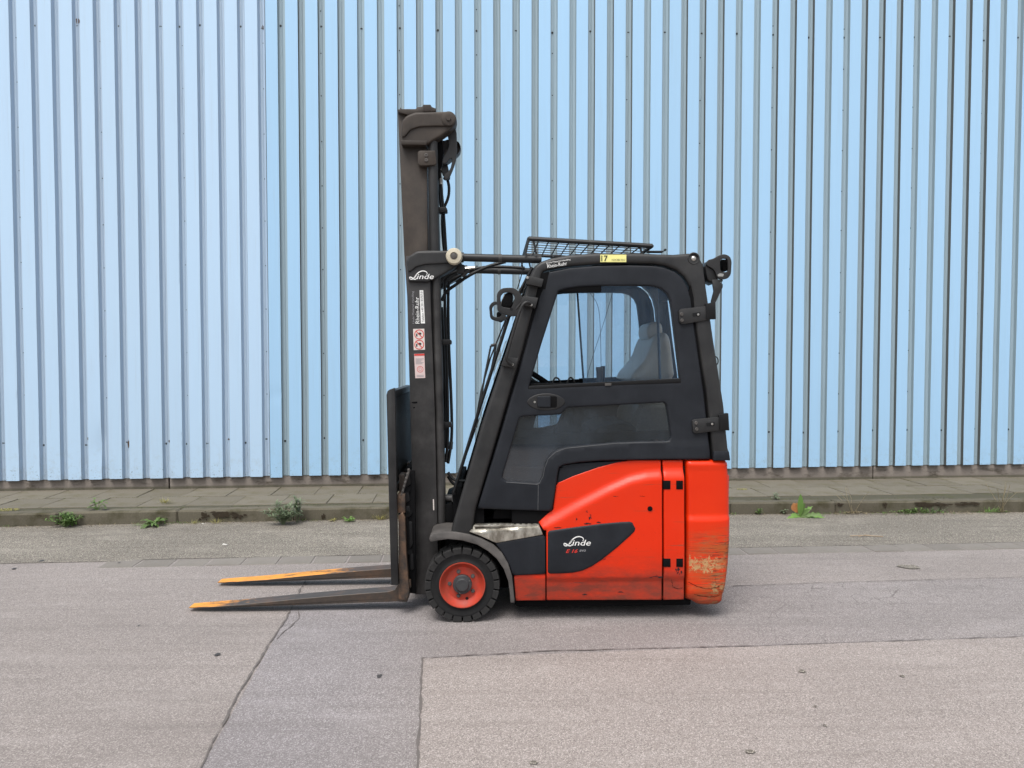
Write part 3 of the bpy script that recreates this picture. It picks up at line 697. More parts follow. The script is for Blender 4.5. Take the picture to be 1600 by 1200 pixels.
# ---- counterweight
cwp = PL([(1074, 720.5), (1128, 720), (1137, 721), (1140.5, 725), (1143.5, 755), (1144.3, 800), (1143.3, 850), (1141, 885), (1137, 915), (1133, 932), (1131.5, 942), (1127, 946), (1120, 947.5), (1098, 947.5), (1090, 945.5), (1083, 941), (1074, 938)])
z8 = P(1100, 813)[1]; z7 = P(1100, 735)[1]; xa, xb = XX(1078), XX(1120)
def ycw(x, z):
    return .014*smooth01((z-z8)/.02)*(1-.4*smooth01((z-z7)/.03))+.010*smooth01((P(1100, 925)[1]-z)/.03)+max(0, x-XX(1105))**2*1.2
cwg = panel(cwp, ycw, depth=TW/2, rad=.030, grid=.014); panel(cwp, ycw, depth=TW/2, rad=.030, grid=.02, mir=True, bm=cwg)
cw = T('counterweight', cwg, 'redcw')
crack_line([(1075, 909), (1084, 914), (1098, 919), (1110, 920), (1122, 917), (1132, 912)], .0016, 'paint_crack', 'dark', cw, ycw, 2); crack_line([(1085, 929), (1100, 933), (1118, 934), (1128, 930)], .0014, 'paint_crack', 'dark', cw, ycw, 4); crack_line([(1117, 880), (1118, 910), (1117, 930)], .0008, 'paint_crack', 'dark', cw, ycw, 5)
T('tail_light', box(XX(1141, 770), XX(1144.6, 770), .06, .16, P(1140, 790)[1], P(1140, 745)[1], .005), 'redprint', cw)
T('tail_light', box(XX(1141, 770), XX(1144.6, 770), TW-.16, TW-.06, P(1140, 790)[1], P(1140, 745)[1], .005), 'redprint', cw)
far_side = panel(PL([(853.7, 829), (842, 818), (865, 797.6), (869.8, 757), (934.7, 731.8), (989, 720.5), (1072, 720.5), (1072, 938.6), (803, 939), (801, 899)]), ybody, depth=.05, rad=.006, grid=.03, mir=True)
T('battery_door', far_side, 'red')
# ---- wheels
def wheel(yout, mirr, n, detailed=True):
    """drive wheel: outer face at y = yout"""
    cx = P(722.3, 912.6, 0)[0]; cz = .208
    s = -1 if mirr else 1; Wd = .145
    prof = [(.118, .012), (.128, .004), (.135, .010), (.150, .012), (.166, .006), (.174, .006), (.180, .010), (.186, .020), (.194, .035), (.197, Wd-.03), (.192, Wd-.008), (.17, Wd), (.118, Wd-.01)]
    wr = empty('wheel', (-TOX, -TOY, 0)); wr.parent = TR
    ty = link('tyre', lathe([(r, yout+s*y) for r, y in prof], cx, cz, 72), MAT['rubber'], wr, 35)
    rp = [(.126, .012), (.1255, .001), (.121, .001), (.118, .006), (.110, .022), (.094, .034), (.091, .036), (.050, .034), (.0, .034)]
    link('rim', lathe([(r, yout+s*y) for r, y in rp], cx, cz, 64), MAT['rim'], wr, 35)
    hub = link('hub', lathe([(r, yout+s*y) for r, y in [(.052, .036), (.052, .012), (.049, .009), (.037, .007), (.034, .001), (.031, -.002), (0, -.002)]], cx, cz, 40), MAT['hubgrey'], wr, 30)
    if detailed:
        for a in (108, 36, -36, -108, 180):
            link('wheel_bolt', lathe([(.0115, yout+s*.036), (.0115, yout+s*.032), (.0075, yout+s*.031), (.0070, yout+s*.023), (.004, yout+s*.0225), (0, yout+s*.0235)], cx+.070*math.cos(R(a)), cz+.070*math.sin(R(a)), 12), MAT['fender'], wr, 30)
        link('valve_hole', lathe([(.0085, yout+.0335), (0, yout+.0325)], *P(729.7, 934.5, .035), 12), MAT['hose'], wr, 0)
        for px, py in ((733.5, 907), (718.5, 926)): link('hub_screw', lathe([(.004, yout+.009), (.004, yout+.004), (0, yout+.004)], *P(px, py, .01), 8), MAT['fender'], wr, 30)
    me = None
    for k in range(22):
        a = k*2*math.pi/22
        if me is None:
            bm = bmesh.new()
            def blk(r0, r1, y0, y1, h0, h1):
                v = [bm.verts.new(((r*math.cos(t)), yout+s*y, (r*math.sin(t)))) for r in (r0, r1) for y in (y0, y1) for t in (h0, (h0+h1)/2, h1)]
                I = lambda i, j, k_: v[i*6+j*3+k_]
                for k_ in (0, 1):
                    bm.faces.new((I(1, 0, k_), I(1, 0, k_+1), I(1, 1, k_+1), I(1, 1, k_))); bm.faces.new((I(0, 0, k_), I(0, 0, k_+1), I(1, 0, k_+1), I(1, 0, k_))); bm.faces.new((I(0, 1, k_), I(1, 1, k_), I(1, 1, k_+1), I(0, 1, k_+1)))
                for k_ in (0, 2): bm.faces.new((I(0, 0, k_), I(1, 0, k_), I(1, 1, k_), I(0, 1, k_)))
                return v
            h = 2*math.pi/22
            v = blk(.172, .2075, .0005, .065, -h*.42, h*.42)
            for q in v:
                if abs(q.co.y-yout) < .006 and (q.co.x**2+q.co.z**2)**.5 > .2: f = .2035/.2075; q.co.x *= f; q.co.z *= f
                elif abs(q.co.y-yout) < .006: q.co.y += s*.001
            blk(.190, .2075, .08, .142, h*.08, h*.92); blk(.196, .2075, .060, .084, -h*.2, h*.5)
            bmesh.ops.recalc_face_normals(bm, faces=bm.faces); bev(bm, .0018, 1)
            me = bpy.data.meshes.new('tread_block'); bm.to_mesh(me); bm.free(); me.materials.append(MAT['lug'])
        o = bpy.data.objects.new('tread_block', me); COL.objects.link(o); o.parent = wr; o.location = (cx, 0, cz); o.rotation_euler = (0, -a, 0)
    return wr
wheel(-.004, False, 0)
wheel(TW+.004, True, 1, False)
for yy in (.40, .56):
    wr = empty('wheel', (-TOX, -TOY, 0)); wr.parent = TR; cx = XX(1040)
    link('tyre', lathe([(.10, yy), (.17, yy), (.188, yy+.012), (.188, yy+.118), (.17, yy+.13), (.10, yy+.13)], cx, .188, 40), MAT['rubber'], wr)
    link('rim', lathe([(.10, yy+.004), (.08, yy+.03), (0, yy+.03), (0, yy+.1), (.08, yy+.1), (.10, yy+.126)], cx, .188, 32), MAT['rim'], wr)
# ---- fenders
fo_ = PL([(670.5, 842.5), (671.5, 838), (678, 834.5), (693, 832), (712, 832.5), (733, 836), (752, 842), (770, 851.5), (784, 864), (794, 881), (800, 900), (804, 938), (803.5, 942)], -.012)
fi_ = PL([(797.5, 942), (797, 930), (794, 908), (787, 889), (776, 873), (762, 861), (745, 851), (722, 844.5), (700, 842.5), (682, 845), (673, 847)], -.012)
T('fender', ext(fo_+fi_, -.012, .235, .004), 'fender'); T('fender', ext(fo_+fi_, TW-.235, TW+.012, .004), 'fender')
T('wheel_well', ext(PL([(722, 832), (800, 832), (806, 939), (798, 939), (790, 880), (760, 852), (722, 846)], .04), .02, .24), 'dark')

# ---- cab door
door = PL([(746, 795), (783, 675), (820, 548), (836, 487), (852.5, 427.5), (857, 425), (890, 418.5), (935, 415), (980, 414), (1020, 415), (1036, 417.5), (1055, 424.5), (1067, 435), (1075, 449), (1080, 466), (1083.5, 501), (1092, 560), (1100, 615), (1110.5, 717.5), (1000, 718.5), (940, 720), (905, 722.5), (881, 726.5), (874, 730), (871.5, 740), (868, 765), (862.5, 798.5), (840, 798.5)], ycab)
win = rcorner(PL([(826, 606.5), (845, 541), (872.5, 455), (885, 451), (905, 448), (935, 446.5), (1000, 446.3), (1020, 447), (1033, 450.5), (1043, 459), (1048, 470), (1050.5, 486), (1057, 540), (1063, 592), (1063, 597), (985, 598)], ycab), .006, 2)
lwin = rcorner(PL([(811.7, 653), (817, 650.8), (877, 647.8), (886, 637), (1037.5, 629), (1041.5, 632), (1049, 684), (1044, 689.5), (1000, 690), (963.8, 691), (921, 695), (890, 698), (872, 702), (860, 709.5), (852, 723), (848, 742), (843.5, 754.5), (791, 752), (784.5, 747)], ycab), .012, 3)
raisedp = PL([(841, 800), (841, 757), (848, 748), (851, 730), (856, 717), (868, 706), (884, 700), (921, 696.5), (964, 692.5), (1050, 690), (1052, 640), (1100, 640), (1115, 730), (900, 735), (880, 810)], ycab)
def mk_ydoor():
    rp = np.array(raisedp)
    def f(x, z):
        q = np.array([[x, z]]); i = inside(q, rp)[0]; d = dist(q, [rp])[0] if z < .98 else .05
        s = smooth01(.5+(d if i else -d)/.008)
        return ycab(x, z)-(.0045*s if z < .98 else 0)-.004*smooth01((z-1.05)/.1)*0
    return f
ydoor = mk_ydoor()
dr = T('cab_door', panel(door, ydoor, [win, lwin], depth=.035, rad=.010, grid=.02), 'cab')
flw = rcorner([P(*q, TW-.05) for q in [(833, 668), (838, 648), (878, 646), (874, 662), (845, 668.5)]], .01, 3); fwin = rcorner([(x, z+.045 if z > 1.5 else z+.0) for x, z in PL([(826, 606.5), (845, 541), (872.5, 455), (885, 451), (905, 448), (935, 446.5), (1000, 446.3), (1020, 447), (1033, 450.5), (1043, 459), (1048, 470), (1050.5, 486), (1057, 540), (1063, 592), (1063, 597), (985, 598)], ycab)], .006, 2)
T('cab_door', panel(door, ycab, [fwin, flw], depth=.035, rad=.008, grid=.035, mir=True), 'cab')
def grow(poly, d):
    A = np.array(poly); c = A.mean(0); T_ = np.roll(A, -1, 0)-np.roll(A, 1, 0); T_ /= np.linalg.norm(T_, axis=1)[:, None]+1e-9; N = np.c_[T_[:, 1], -T_[:, 0]]
    ar = .5*np.sum(A[:, 0]*np.roll(A[:, 1], -1)-np.roll(A[:, 0], -1)*A[:, 1]); return [tuple(q) for q in A+N*d*(1 if ar > 0 else -1)]
def flat(poly, yf, mir=False):
    bm = bmesh.new(); q = [(x, yf(x, z) if callable(yf) else yf, z) for x, z in poly]
    bm.faces.new([bm.verts.new((x, TW-y if mir else y, z)) for x, y, z in q]); return bm
yg = lambda x, z: ycab(x, z)+.016
# sliding upper window: front leaf slid back, so the front third stands open
pane = [(911, 600), (935, 446.8), (1000, 446.3), (1020, 447), (1033, 450.5), (1043, 459), (1048, 470), (1050.5, 486), (1057, 540), (1063, 592), (1063, 597)]
pane = [(911.5, 601), (908, 540), (906, 450), (935, 446.5), (1028, 448), (1033, 598)]
T('window_pane', flat(grow(PL(pane, yg), .003), yg), 'glass', dr, 0)
pane2 = [(1028, 447), (1036, 451), (1045, 461), (1050, 476), (1052, 490), (1058, 540), (1065, 598), (1031, 599)]
T('window_pane', flat(PL(pane2, yg), lambda x, z: yg(x, z)+.006), 'glass', dr, 0)
def bar_px(pts, y, wpx, d, mat, par, name, mir=False):
    a = [P(p[0]-wpx/2, p[1], y) for p in pts]+[P(p[0]+wpx/2, p[1], y) for p in pts[::-1]]
    yy = y(*a[0]) if callable(y) else y
    return T(name, ext(a, yy, yy+d, .001), mat, par)
bar_px([(1026, 447), (1033, 598)], yg, 3.6, .012, 'hose', dr, 'window_divider')
T('window_seal', ext(PL([(826, 603), (911, 598.5), (1062, 591), (1063, 597.5), (911, 603.5), (825, 608)], yg), ycab(0, 1.3)-.002, ycab(0, 1.3)+.03, .0015), 'hose', dr)
T('window_latch', ext(PL([(945, 599), (955, 598.5), (955, 602.5), (945, 603)], ycab), ycab(0, 1.3)-.006, ycab(0, 1.3)+.01, .001), 'fender', dr)
T('window_pane', panel(grow(lwin, .004), yg, depth=.003, rad=.001, grid=.03), 'glassd', dr, 0)
fd = [o for o in bpy.data.objects if o.name.startswith('cab_door')][-1]
T('window_pane', flat(grow(fwin, .003), yg, True), 'glass', fd, 0); T('window_pane', flat(grow(flw, .003), yg, True), 'glass', fd, 0)
# the far window's black divider
q = [P3(902, 455, TW-.05), P3(906.5, 520, TW-.05), P3(911.5, 592, TW-.05)]; T('window_divider', tube(q, .007, 6), 'hose', fd)
# handle
hc = P(853.3, 628, ycab); yh = ycab(*hc)
def oval(cx, cz, rx, rz, n=28, e=1.0): return [(cx+rx*math.cos(t*2*math.pi/n), cz+rz*math.sin(t*2*math.pi/n)*(abs(math.sin(t*2*math.pi/n))**(e-1))) for t in range(n)]
K = 4.03/FP
hp = T('handle_plate', panel(oval(*hc, 30*K, 13.5*K, e=1.15), yh-.004, depth=.006, rad=.004, grid=.01), 'guard', dr)
T('handle_pocket', panel(rcorner([(hc[0]-12*K, hc[1]-9*K), (hc[0]+17*K, hc[1]-9*K), (hc[0]+17*K, hc[1]+9*K), (hc[0]-12*K, hc[1]+9*K)], .012), yh-.0046, depth=.001, rad=.0005), 'dark', hp)
T('handle_paddle', panel(rcorner([(hc[0]-14*K, hc[1]-8*K), (hc[0]+7*K, hc[1]-8.5*K), (hc[0]+7*K, hc[1]+9*K), (hc[0]-14*K, hc[1]+9*K)], .008), lambda x, z: yh-.014+(x-hc[0])*.06, depth=.012, rad=.004, grid=.008), 'cab', hp)
T('lock', lathe([(.006, 0), (.006, -.003), (0, -.003)], hc[0]-18*K, hc[1], 12, None, yh-.0045), 'steel', hp)

# ---- overhead guard: side frames, roof, rear posts
inner = [(737, 840), (743, 797), (780, 672), (817, 546), (833, 485), (848.5, 427.5), (850, 424), (856, 421.5), (890, 415), (935, 411.5), (980, 410.5), (1022, 411.5), (1039, 414), (1058, 421), (1071, 432), (1079, 446), (1084, 465), (1087, 500), (1095.5, 560), (1103.5, 614), (1113.5, 718)]
outer = [(1140, 718.5), (1139.5, 708), (1137, 700), (1131, 632), (1116, 530), (1107, 460), (1102.5, 425), (1099, 408), (1094, 399), (1086, 395), (1077, 394.5), (1055, 396.5), (1000, 394.5), (935, 394), (890, 397), (862, 402), (845, 408), (836, 415), (829, 428), (817, 470), (803, 512), (778.5, 586), (753, 661), (729, 744), (706, 824), (703, 840)]
fr_ = PL(inner+outer, .03)
def yfr(x, z): return ycab(x, z)-.004
sf = T('overhead_guard', panel(fr_, yfr, depth=.06, rad=.019, grid=.02), 'guard')
T('overhead_guard', panel(fr_, yfr, depth=.06, rad=.026, grid=.03, mir=True), 'guard', label='far side frame of the overhead guard')
seam = P(1110, 470, .03)
T('guard_collar', ext(PL([(1114, 705), (1138, 704.5), (1140, 719), (1113.5, 719)], .02), .006, .07, .004), 'cab', sf)
ztop = P(950, 397, .05)[1]
T('roof_panel', box(XX(860, 405, .1), XX(1080, 405, .1), .09, TW-.09, ztop-.055, ztop-.012, .012), 'dark')
for i in range(7):
    px = 865+i*34; T('roof_bar', box(XX(px, 400, .1), XX(px+12, 400, .1), .08, TW-.08, ztop-.014, ztop+.002, .004), 'guard')
T('cross_beam', ext(PL([(832, 430), (841, 412), (864, 404), (866, 416), (850, 424)], .05), .07, TW-.07, .004), 'guard')
T('cross_beam', ext(PL([(1068, 400), (1090, 398), (1100, 412), (1104, 450), (1092, 450), (1084, 425), (1068, 412)], .05), .07, TW-.07, .004), 'guard')
T('rear_sill', ext(PL([(1108, 640), (1129, 640), (1138, 716), (1114, 716)], .05), .07, TW-.07, .004), 'guard')
# lamp socket at the rear roof corner
lc = P(1086.5, 402.5, .02)
rl = T('roof_socket', lathe([(.034, .02), (.034, .0), (.030, -.004), (.026, -.003), (.024, .006), (0, .006)], *lc, 32, None, ycab(*lc)-.004), 'guard', sf)
T('socket_bolt', lathe([(.013, .006), (.013, -.001), (.008, -.005), (0, -.006)], *lc, 12, None, ycab(*lc)-.004), 'steel', rl)
# door hinges
def hinge(pts, bolts, slot):
    yy = ycab(*P(*pts[0], ycab))
    h = T('door_hinge', ext(rcorner(PL(pts, ycab), .006), yy-.016, yy+.004, .002), 'guard')
    for b in bolts: T('hinge_bolt', lathe([(.0095, 0), (.0095, -.004), (.006, -.006), (.0035, -.003), (0, -.003)], *P(*b, yy-.016), 12, None, yy-.016), 'fender', h)
    T('hinge_slot', ext(rcorner(PL(slot, ycab), .003), yy-.0172, yy-.0158), 'hose', h)
    T('hinge_pin', ext(rcorner(PL([(pts[3][0]-15, pts[3][1]-1), (pts[3][0], pts[3][1]-4), (pts[4][0], pts[4][1]+3), (pts[4][0]-15, pts[4][1]+3)], ycab), .004), yy-.022, yy+.01, .003), 'hose', h)
    T('hinge_bolt', lathe([(.006, 0), (.006, -.004), (0, -.005)], *P((slot[0][0]+slot[1][0])/2+4, (slot[0][1]+slot[2][1])/2, yy-.017), 10, None, yy-.017), 'steel', h)
hinge([(1059.5, 487), (1063, 483), (1104, 478.5), (1116, 476), (1117, 496), (1106, 500), (1065, 507), (1060.5, 503)], [(1065, 491), (1065.5, 500.5)], [(1080.5, 489.5), (1093, 488), (1093, 493.5), (1081, 495)])
hinge([(1080.5, 657), (1084, 655), (1124, 651), (1136, 649), (1138, 669), (1126, 672), (1086, 677), (1081.5, 674)], [(1087.5, 661), (1088.5, 670.5)], [(1102, 660.5), (1115, 659), (1115.5, 664.5), (1103, 666)])

# ---- guard grille over the roof
yn, yf2 = .22, TW-.22
gA, gB = P3(826, 373, yn), P3(1019, 384.5, yn)
gr_ = T('roof_grille', tube([gA, gB], .014, 8), 'guard')
gA2, gB2 = Vector((gA.x, yf2, gA.z)), Vector((gB.x, yf2, gB.z))
for a, b in ((gA2, gB2), (gA, gA2), (gB, gB2)): T('grille_rail', tube([a, b], .010, 8), 'guard', gr_)
n = 12
for i in range(1, n): a = gA.lerp(gB, i/n); b = gA2.lerp(gB2, i/n); T('grille_wire', tube([a, b], .004, 5), 'guard', gr_)
for j in range(1, 7): a = gA.lerp(gA2, j/7); b = gB.lerp(gB2, j/7); T('grille_wire', tube([a-Vector((0, 0, .004)), b-Vector((0, 0, .004))], .0028, 5), 'guard', gr_)
for yy in (yn, yf2):
    for a, b in (((826, 374), (821, 398)), ((833, 374), (838, 397)), ((1000, 385), (1003, 397))):
        p = P3(*a, yn); q = P3(*b, yn); p.y = q.y = yy; T('grille_bracket', tube([p, q], .006, 6), 'guard', gr_)
q = P3(1018, 386, yn); T('grille_bracket', box(q.x-.02, q.x+.07, yn, yn+.05, q.z-.028, q.z-.02, .002), 'guard', gr_)
T('bracket_bolt', lathe([(.007, 0), (.007, -.02), (0, -.02)], *P(1038.5, 391, yn), 8, None, yn), 'guard', gr_)

# ---- windscreen and wiper
wA, wB = P3(800, 480, .10), P3(709, 770, .10)
wlen = (wB-wA)
bm = bmesh.new(); wf = [wA+Vector((0, .01, 0)), wB+Vector((0, .01, 0)), wB+Vector((0, TW-.21, 0)), wA+Vector((0, TW-.21, 0))]; wt = P3(832, 418, .10)
wf = [wt+Vector((0, .01, 0)), wf[1], wf[2], wt+Vector((0, TW-.21, 0))]
bm.faces.new([bm.verts.new(p) for p in wf]); wsn = T('windscreen', bm, 'glass', None, 0)
for yo in (0, TW-.2):
    o3 = Vector((0, yo, 0)); T('windscreen_frame', tube([wt+o3, wA+o3, P3(742, 662, .10)+o3, wB+o3], .009, 8), 'hose', wsn)
T('windscreen_frame', tube([wB, wB+Vector((0, TW-.2, 0))], .012, 8), 'hose', wsn)
T('front_cowl', ext(PL([(707, 768), (713, 758), (722, 758), (722, 830), (712, 830)], .2), .15, TW-.15, .004), 'dark')
T('wiper', tube([P3(790, 500, .45), P3(766, 560, .45), P3(752, 610, .45), P3(742, 665, .45)], .005, 6), 'hose')
T('wiper', merge(tube([P3(767, 540, .3), P3(757, 590, .3), P3(747, 650, .3), P3(744, 668, .3)], .006, 6), tube([P3(767, 540, .3), P3(776, 538, .3)], .009, 6)), 'guard')
T('wiper_arm', tube([P3(775, 541, .3), P3(768, 575, .3), P3(762, 600, .3)], .005, 6), 'hose')
# clamps and grab handle on the A post
def clamp(pts, y=-.002):
    return T('post_clamp', ext(rcorner(PL(pts, .03), .004), .0, .09, .003), 'guard')
c1_ = clamp([(825, 432), (849, 437), (845.5, 449.5), (821, 444)]); c2_ = clamp([(817, 463), (840.5, 466), (836, 482), (812, 476)]); c3_ = clamp([(788, 557), (810, 560), (804, 575), (783, 571)])
for p, c_ in (((830, 476.5), c2_), ((800.5, 569.5), c3_), ((824, 434), c1_)): T('clamp_bolt', lathe([(.008, 0), (.007, -.006), (0, -.007)], *P(*p, .0), 10, None, 0.0), 'steel', c_)
T('grab_handle', tube([P3(829, 475, -.012), P3(824, 471.5, -.03), P3(817, 475, -.035), P3(811, 488, -.035), P3(792, 553, -.035), P3(791, 563, -.03), P3(800, 570, -.012)], .0085, 10, smooth=2), 'guard')

# ---- front and rear work lamps inside their guards
def lampguard(o_px, i_px, y, thick=.012, name='lamp_guard'):
    return T(name, panel(rcorner(PL(o_px, y), .022, 4), y, [rcorner(PL(i_px, y), .016, 4)], depth=thick, rad=.003, grid=.012), 'guard')
lg = lampguard([(776, 458), (784, 450), (802, 449), (812, 456), (818, 466), (811, 494), (795, 494), (777, 487)], [(782, 463), (787, 457), (799, 457), (805, 464), (799, 482), (783, 479)], .06)
T('work_lamp', ext(rcorner(PL([(784, 470), (790, 458), (799, 457), (802, 463), (800, 480), (789, 482), (783, 479)], .09), .012), .07, .17, .008), 'dark', lg)
T('lamp_lens', ext(rcorner(PL([(783, 471), (788, 459), (791, 459), (786, 480), (783, 478)], .10), .004), .08, .16, .002), 'steel', lg)
T('guard_hole', lathe([(.009, 0), (0, 0.0005)], *P(799, 483, .0585), 12, None, .0585), 'hose', lg)
lg2 = lampguard([(764, 478), (770, 471), (786, 471), (792, 480), (790, 500), (780, 503), (766, 499)], [(769, 481), (773, 476), (784, 476), (785, 486), (782, 496), (770, 495)], .55)
T('work_lamp', ext(rcorner(PL([(776, 488), (784, 486), (790, 498), (783, 504), (776, 500)], .6), .01), .58, .66, .006), 'dark', lg2)
T('lamp_arm', tube([P3(790, 498, .08), P3(800, 490, .07), P3(818, 470, .06)], .008, 8), 'guard', lg)
T('lamp_arm', tube([P3(786, 500, .6), P3(803, 490, .6), P3(822, 470, .6)], .008, 8), 'guard', lg2)
lg3 = lampguard([(1103, 414), (1106, 406), (1115, 404), (1124, 398.5), (1133, 396.5), (1141, 401), (1143.5, 408), (1142.5, 428), (1138, 435), (1128, 437), (1120, 434), (1117, 422)], [(1125, 408), (1127, 404), (1137, 404), (1138, 425), (1126, 425)], .10)
T('lamp_guard_box', ext(rcorner(PL([(1101.5, 416), (1107, 407), (1121, 407), (1122, 437), (1117, 444), (1106, 438), (1103, 428)], .12), .010), .115, .24, .006), 'guard', lg3)
T('work_lamp', ext(rcorner(PL([(1125, 406), (1136, 406), (1136, 424), (1128, 423)], .15), .01), .13, .22, .008), 'dark', lg3)
T('guard_slot', ext(rcorner(PL([(1121, 429), (1125, 427), (1131, 428), (1130, 432), (1122, 432)], .099), .004), .0985, .0995), 'steel', lg3)
T('lamp_bracket', ext(rcorner(PL([(1112, 437), (1129, 437), (1129, 440), (1124, 441), (1129, 444), (1129, 449), (1127, 453), (1121, 466), (1117, 474), (1117, 482), (1110, 482), (1111, 470), (1115, 455)], .11), .002, 1), .105, .118, .001), 'guard', lg3)
T('cable_loop', tube([P3(1117, 556, .05), P3(1122, 560, .05), P3(1122, 568, .05), P3(1118, 571, .05)], .003, 6, smooth=2), 'hose')

T('door_seal', ext(PL([(734, 834), (741, 797), (778, 672), (815, 546), (831, 485), (846, 427), (858, 424), (845, 487), (829, 548), (792, 675), (756, 797), (757, 834)], .05), .052, .075), 'dark', sf)
T('door_seal', ext(PL([(1080, 440), (1092, 440), (1099, 500), (1107, 560), (1119, 640), (1122, 722), (1102, 722), (1092, 615), (1082, 540), (1074, 470)], .05), .052, .075), 'dark', sf)
for pts in ([(1047, 690.5), (1000, 691.6), (964, 692.6), (921, 696.8), (884, 700.5), (868, 706.5), (856.5, 717), (851.5, 730), (848.5, 744), (843, 755), (839, 757), (791, 753.6)], [(841, 757), (840.8, 778), (840.5, 797)]):
    q = []
    for a, b in zip(pts, pts[1:]):
        for k_ in range(4): q.append((a[0]+(b[0]-a[0])*k_/4, a[1]+(b[1]-a[1])*k_/4))
    T('trim_bead', tube([Vector((*(lambda c: (c[0], ydoor(*c)-.0006, c[1]))(P(a, b, ycab)),)) for a, b in q+[pts[-1]]], .0016, 5), 'bead', dr)
T('footwell_shade_sheet', ext(PL([(770, 810), (795, 690), (850, 678), (1060, 672), (1060, 730), (868, 735), (862, 810)], .09), .085, .10), 'dark')  # black sheet added behind the lower pane to stand for the dark cab inside
for pts in ([(922, 458), (934, 474), (938, 500), (939.5, 590)], [(960, 447), (945, 500), (925, 560), (915, 598)]): T('cable', tube([P3(a, b, .5) for a, b in pts], .0016, 5, smooth=2), 'hose')
# ---- cab interior
seat = T('seat', panel(chaikin(PL([(985, 600), (988, 585), (1003, 571), (1013, 556), (1019, 538), (1025, 524), (1038, 518), (1049, 524), (1053, 560), (1058, 600)], .30), 2), .30, depth=.46, rad=.05, grid=.02), 'plastic')
T('headrest', panel(chaikin(PL([(1012, 528), (1011, 512), (1018, 503), (1031, 502), (1037, 510), (1036, 530), (1024, 534)], .42), 2), .42, depth=.24, rad=.03, grid=.02), 'plastic', seat)
T('seat_cushion', panel(rcorner(PL([(985, 696), (990, 650), (1000, 632), (1052, 628), (1055, 696)], .25), .03), .25, depth=.52, rad=.04), 'plastic', seat)
T('seat_cushion', panel(rcorner(PL([(925, 700), (928, 672), (960, 662), (1000, 664), (1000, 700)], .25), .03), .25, depth=.52, rad=.04), 'cab', seat)
T('armrest', box(XX(930, 600, .25), XX(1000, 600, .25), .16, .24, P(950, 612, .2)[1], P(950, 602, .2)[1], .01), 'dark')
T('control_lever', tube([P3(936.5, 604, .22), P3(936.5, 592, .22), P3(936.5, 576, .22)], [.016, .016, .019], 14), 'guard'); T('control_lever', tube([P3(942, 600, .35), P3(942, 572, .35)], [.012, .014], 12), 'cab')
T('lever_cap', tube([P3(936.5, 577, .22), P3(936.5, 573.5, .22)], [.022, .018], 14), 'guard')
cen = P3(842, 602, .545); nrm = Vector((.55, 0, .83)).normalized(); uu = Vector((0, 1, 0)); vv = nrm.cross(uu)
sw_ = T('steering_wheel', tube([cen+(uu*math.cos(t*math.pi/16)+vv*math.sin(t*math.pi/16))*.16 for t in range(33)], .014, 10), 'hose')
T('steering_spoke', tube([cen-uu*.15, cen-nrm*.02, cen+uu*.15], .012, 8), 'hose', sw_)
T('steering_column', tube([cen-nrm*.02, cen-nrm*.35+Vector((-.03, 0, 0))], .035, 12), 'dark')
T('dashboard', ext(PL([(795, 640), (805, 598), (822, 590), (850, 600), (838, 640)], .25), .14, TW-.14, .015), 'dark')
T('dash_pod', tube([P3(826, 580, .30), P3(845, 592, .30), P3(862, 604, .30)], .016, 10), 'dark')
for a, b in ((862, 876), (885, 898)): T('wire_loop', tube([P3(a, 603, .12), P3(a+3, 593, .12), P3((a+b)/2, 589, .12), P3(b-1, 594, .12), P3(b, 603, .12)], .005, 6, smooth=2), 'hose')
T('inner_sill', box(XX(826, 605, .06), XX(912, 605, .06), .055, .13, P(870, 612, .06)[1], P(870, 599, .06)[1], .006), 'dark')
T('inner_rail', tube([P3(905, 594, TW-.1), P3(1005, 590, TW-.1)], .012, 8), 'dark')
T('header', box(XX(868, 450, .1), XX(938, 450, .1), .06, .13, P(900, 457.5, .1)[1], P(900, 440, .1)[1], .004), 'dark')

# ---- mast: outer rails, inner rails, cylinders, caps
def mir(y0, y1): return TW-y1, TW-y0
MY0, MY1 = .235, .30
o_rail = [(637, 430), (675, 430), (679.5, 560), (682, 700), (684.5, 820), (686, 929), (648, 929), (645, 800), (641, 640), (638, 520)]
for i, (a, b) in enumerate(((MY0, MY1), mir(MY0, MY1))):
    r_ = T('mast_rail', ext(PL([(634.5, 400), (671, 400), (674, 500), (679.5, 640), (682, 760), (684.5, 860), (686, 929), (648.5, 929), (645, 800), (641, 640), (637, 500)], MY0), a, b, .004), 'mast')
    i_ = T('inner_mast_rail', ext(PL([(621.5, 176), (666.5, 176), (668.5, 396), (676, 640), (681, 900), (653, 900), (648, 640), (631.5, 396)], MY0+.035), *( (MY0+.035, MY1+.05) if i == 0 else mir(MY0+.035, MY1+.05)), .003), 'mastup')
    # lift cylinder, slim above and fat below
    yc = MY0+.03 if i == 0 else TW-MY0-.03; sx_ = 0 if i == 0 else -.035
    pts = [P3(676.5, 222, MY0+.03), P3(677.5, 300, MY0+.03), P3(680, 398, MY0+.03)]
    for p in pts: p.y = yc; p.x += sx_
    T('lift_rod', tube(pts, .027, 16), 'guard')
    pts = [P3(680.5, 400, MY0+.03), P3(683.5, 520, MY0+.03), P3(687.5, 680, MY0+.03), P3(690, 822, MY0+.03)]
    for p in pts: p.y = yc; p.x += sx_
    T('lift_cylinder', tube(pts, .025, 20), 'mast')
    # black strip standing in for the shade between rail and cylinder
    T('gap_shade_strip', ext([(x+sx_, z) for x, z in PL([(670, 225), (673, 225), (676, 400), (684, 640), (687, 820), (682, 820), (677, 640), (669, 400)], MY0+.03)], yc-.004, yc+.03), 'hose')
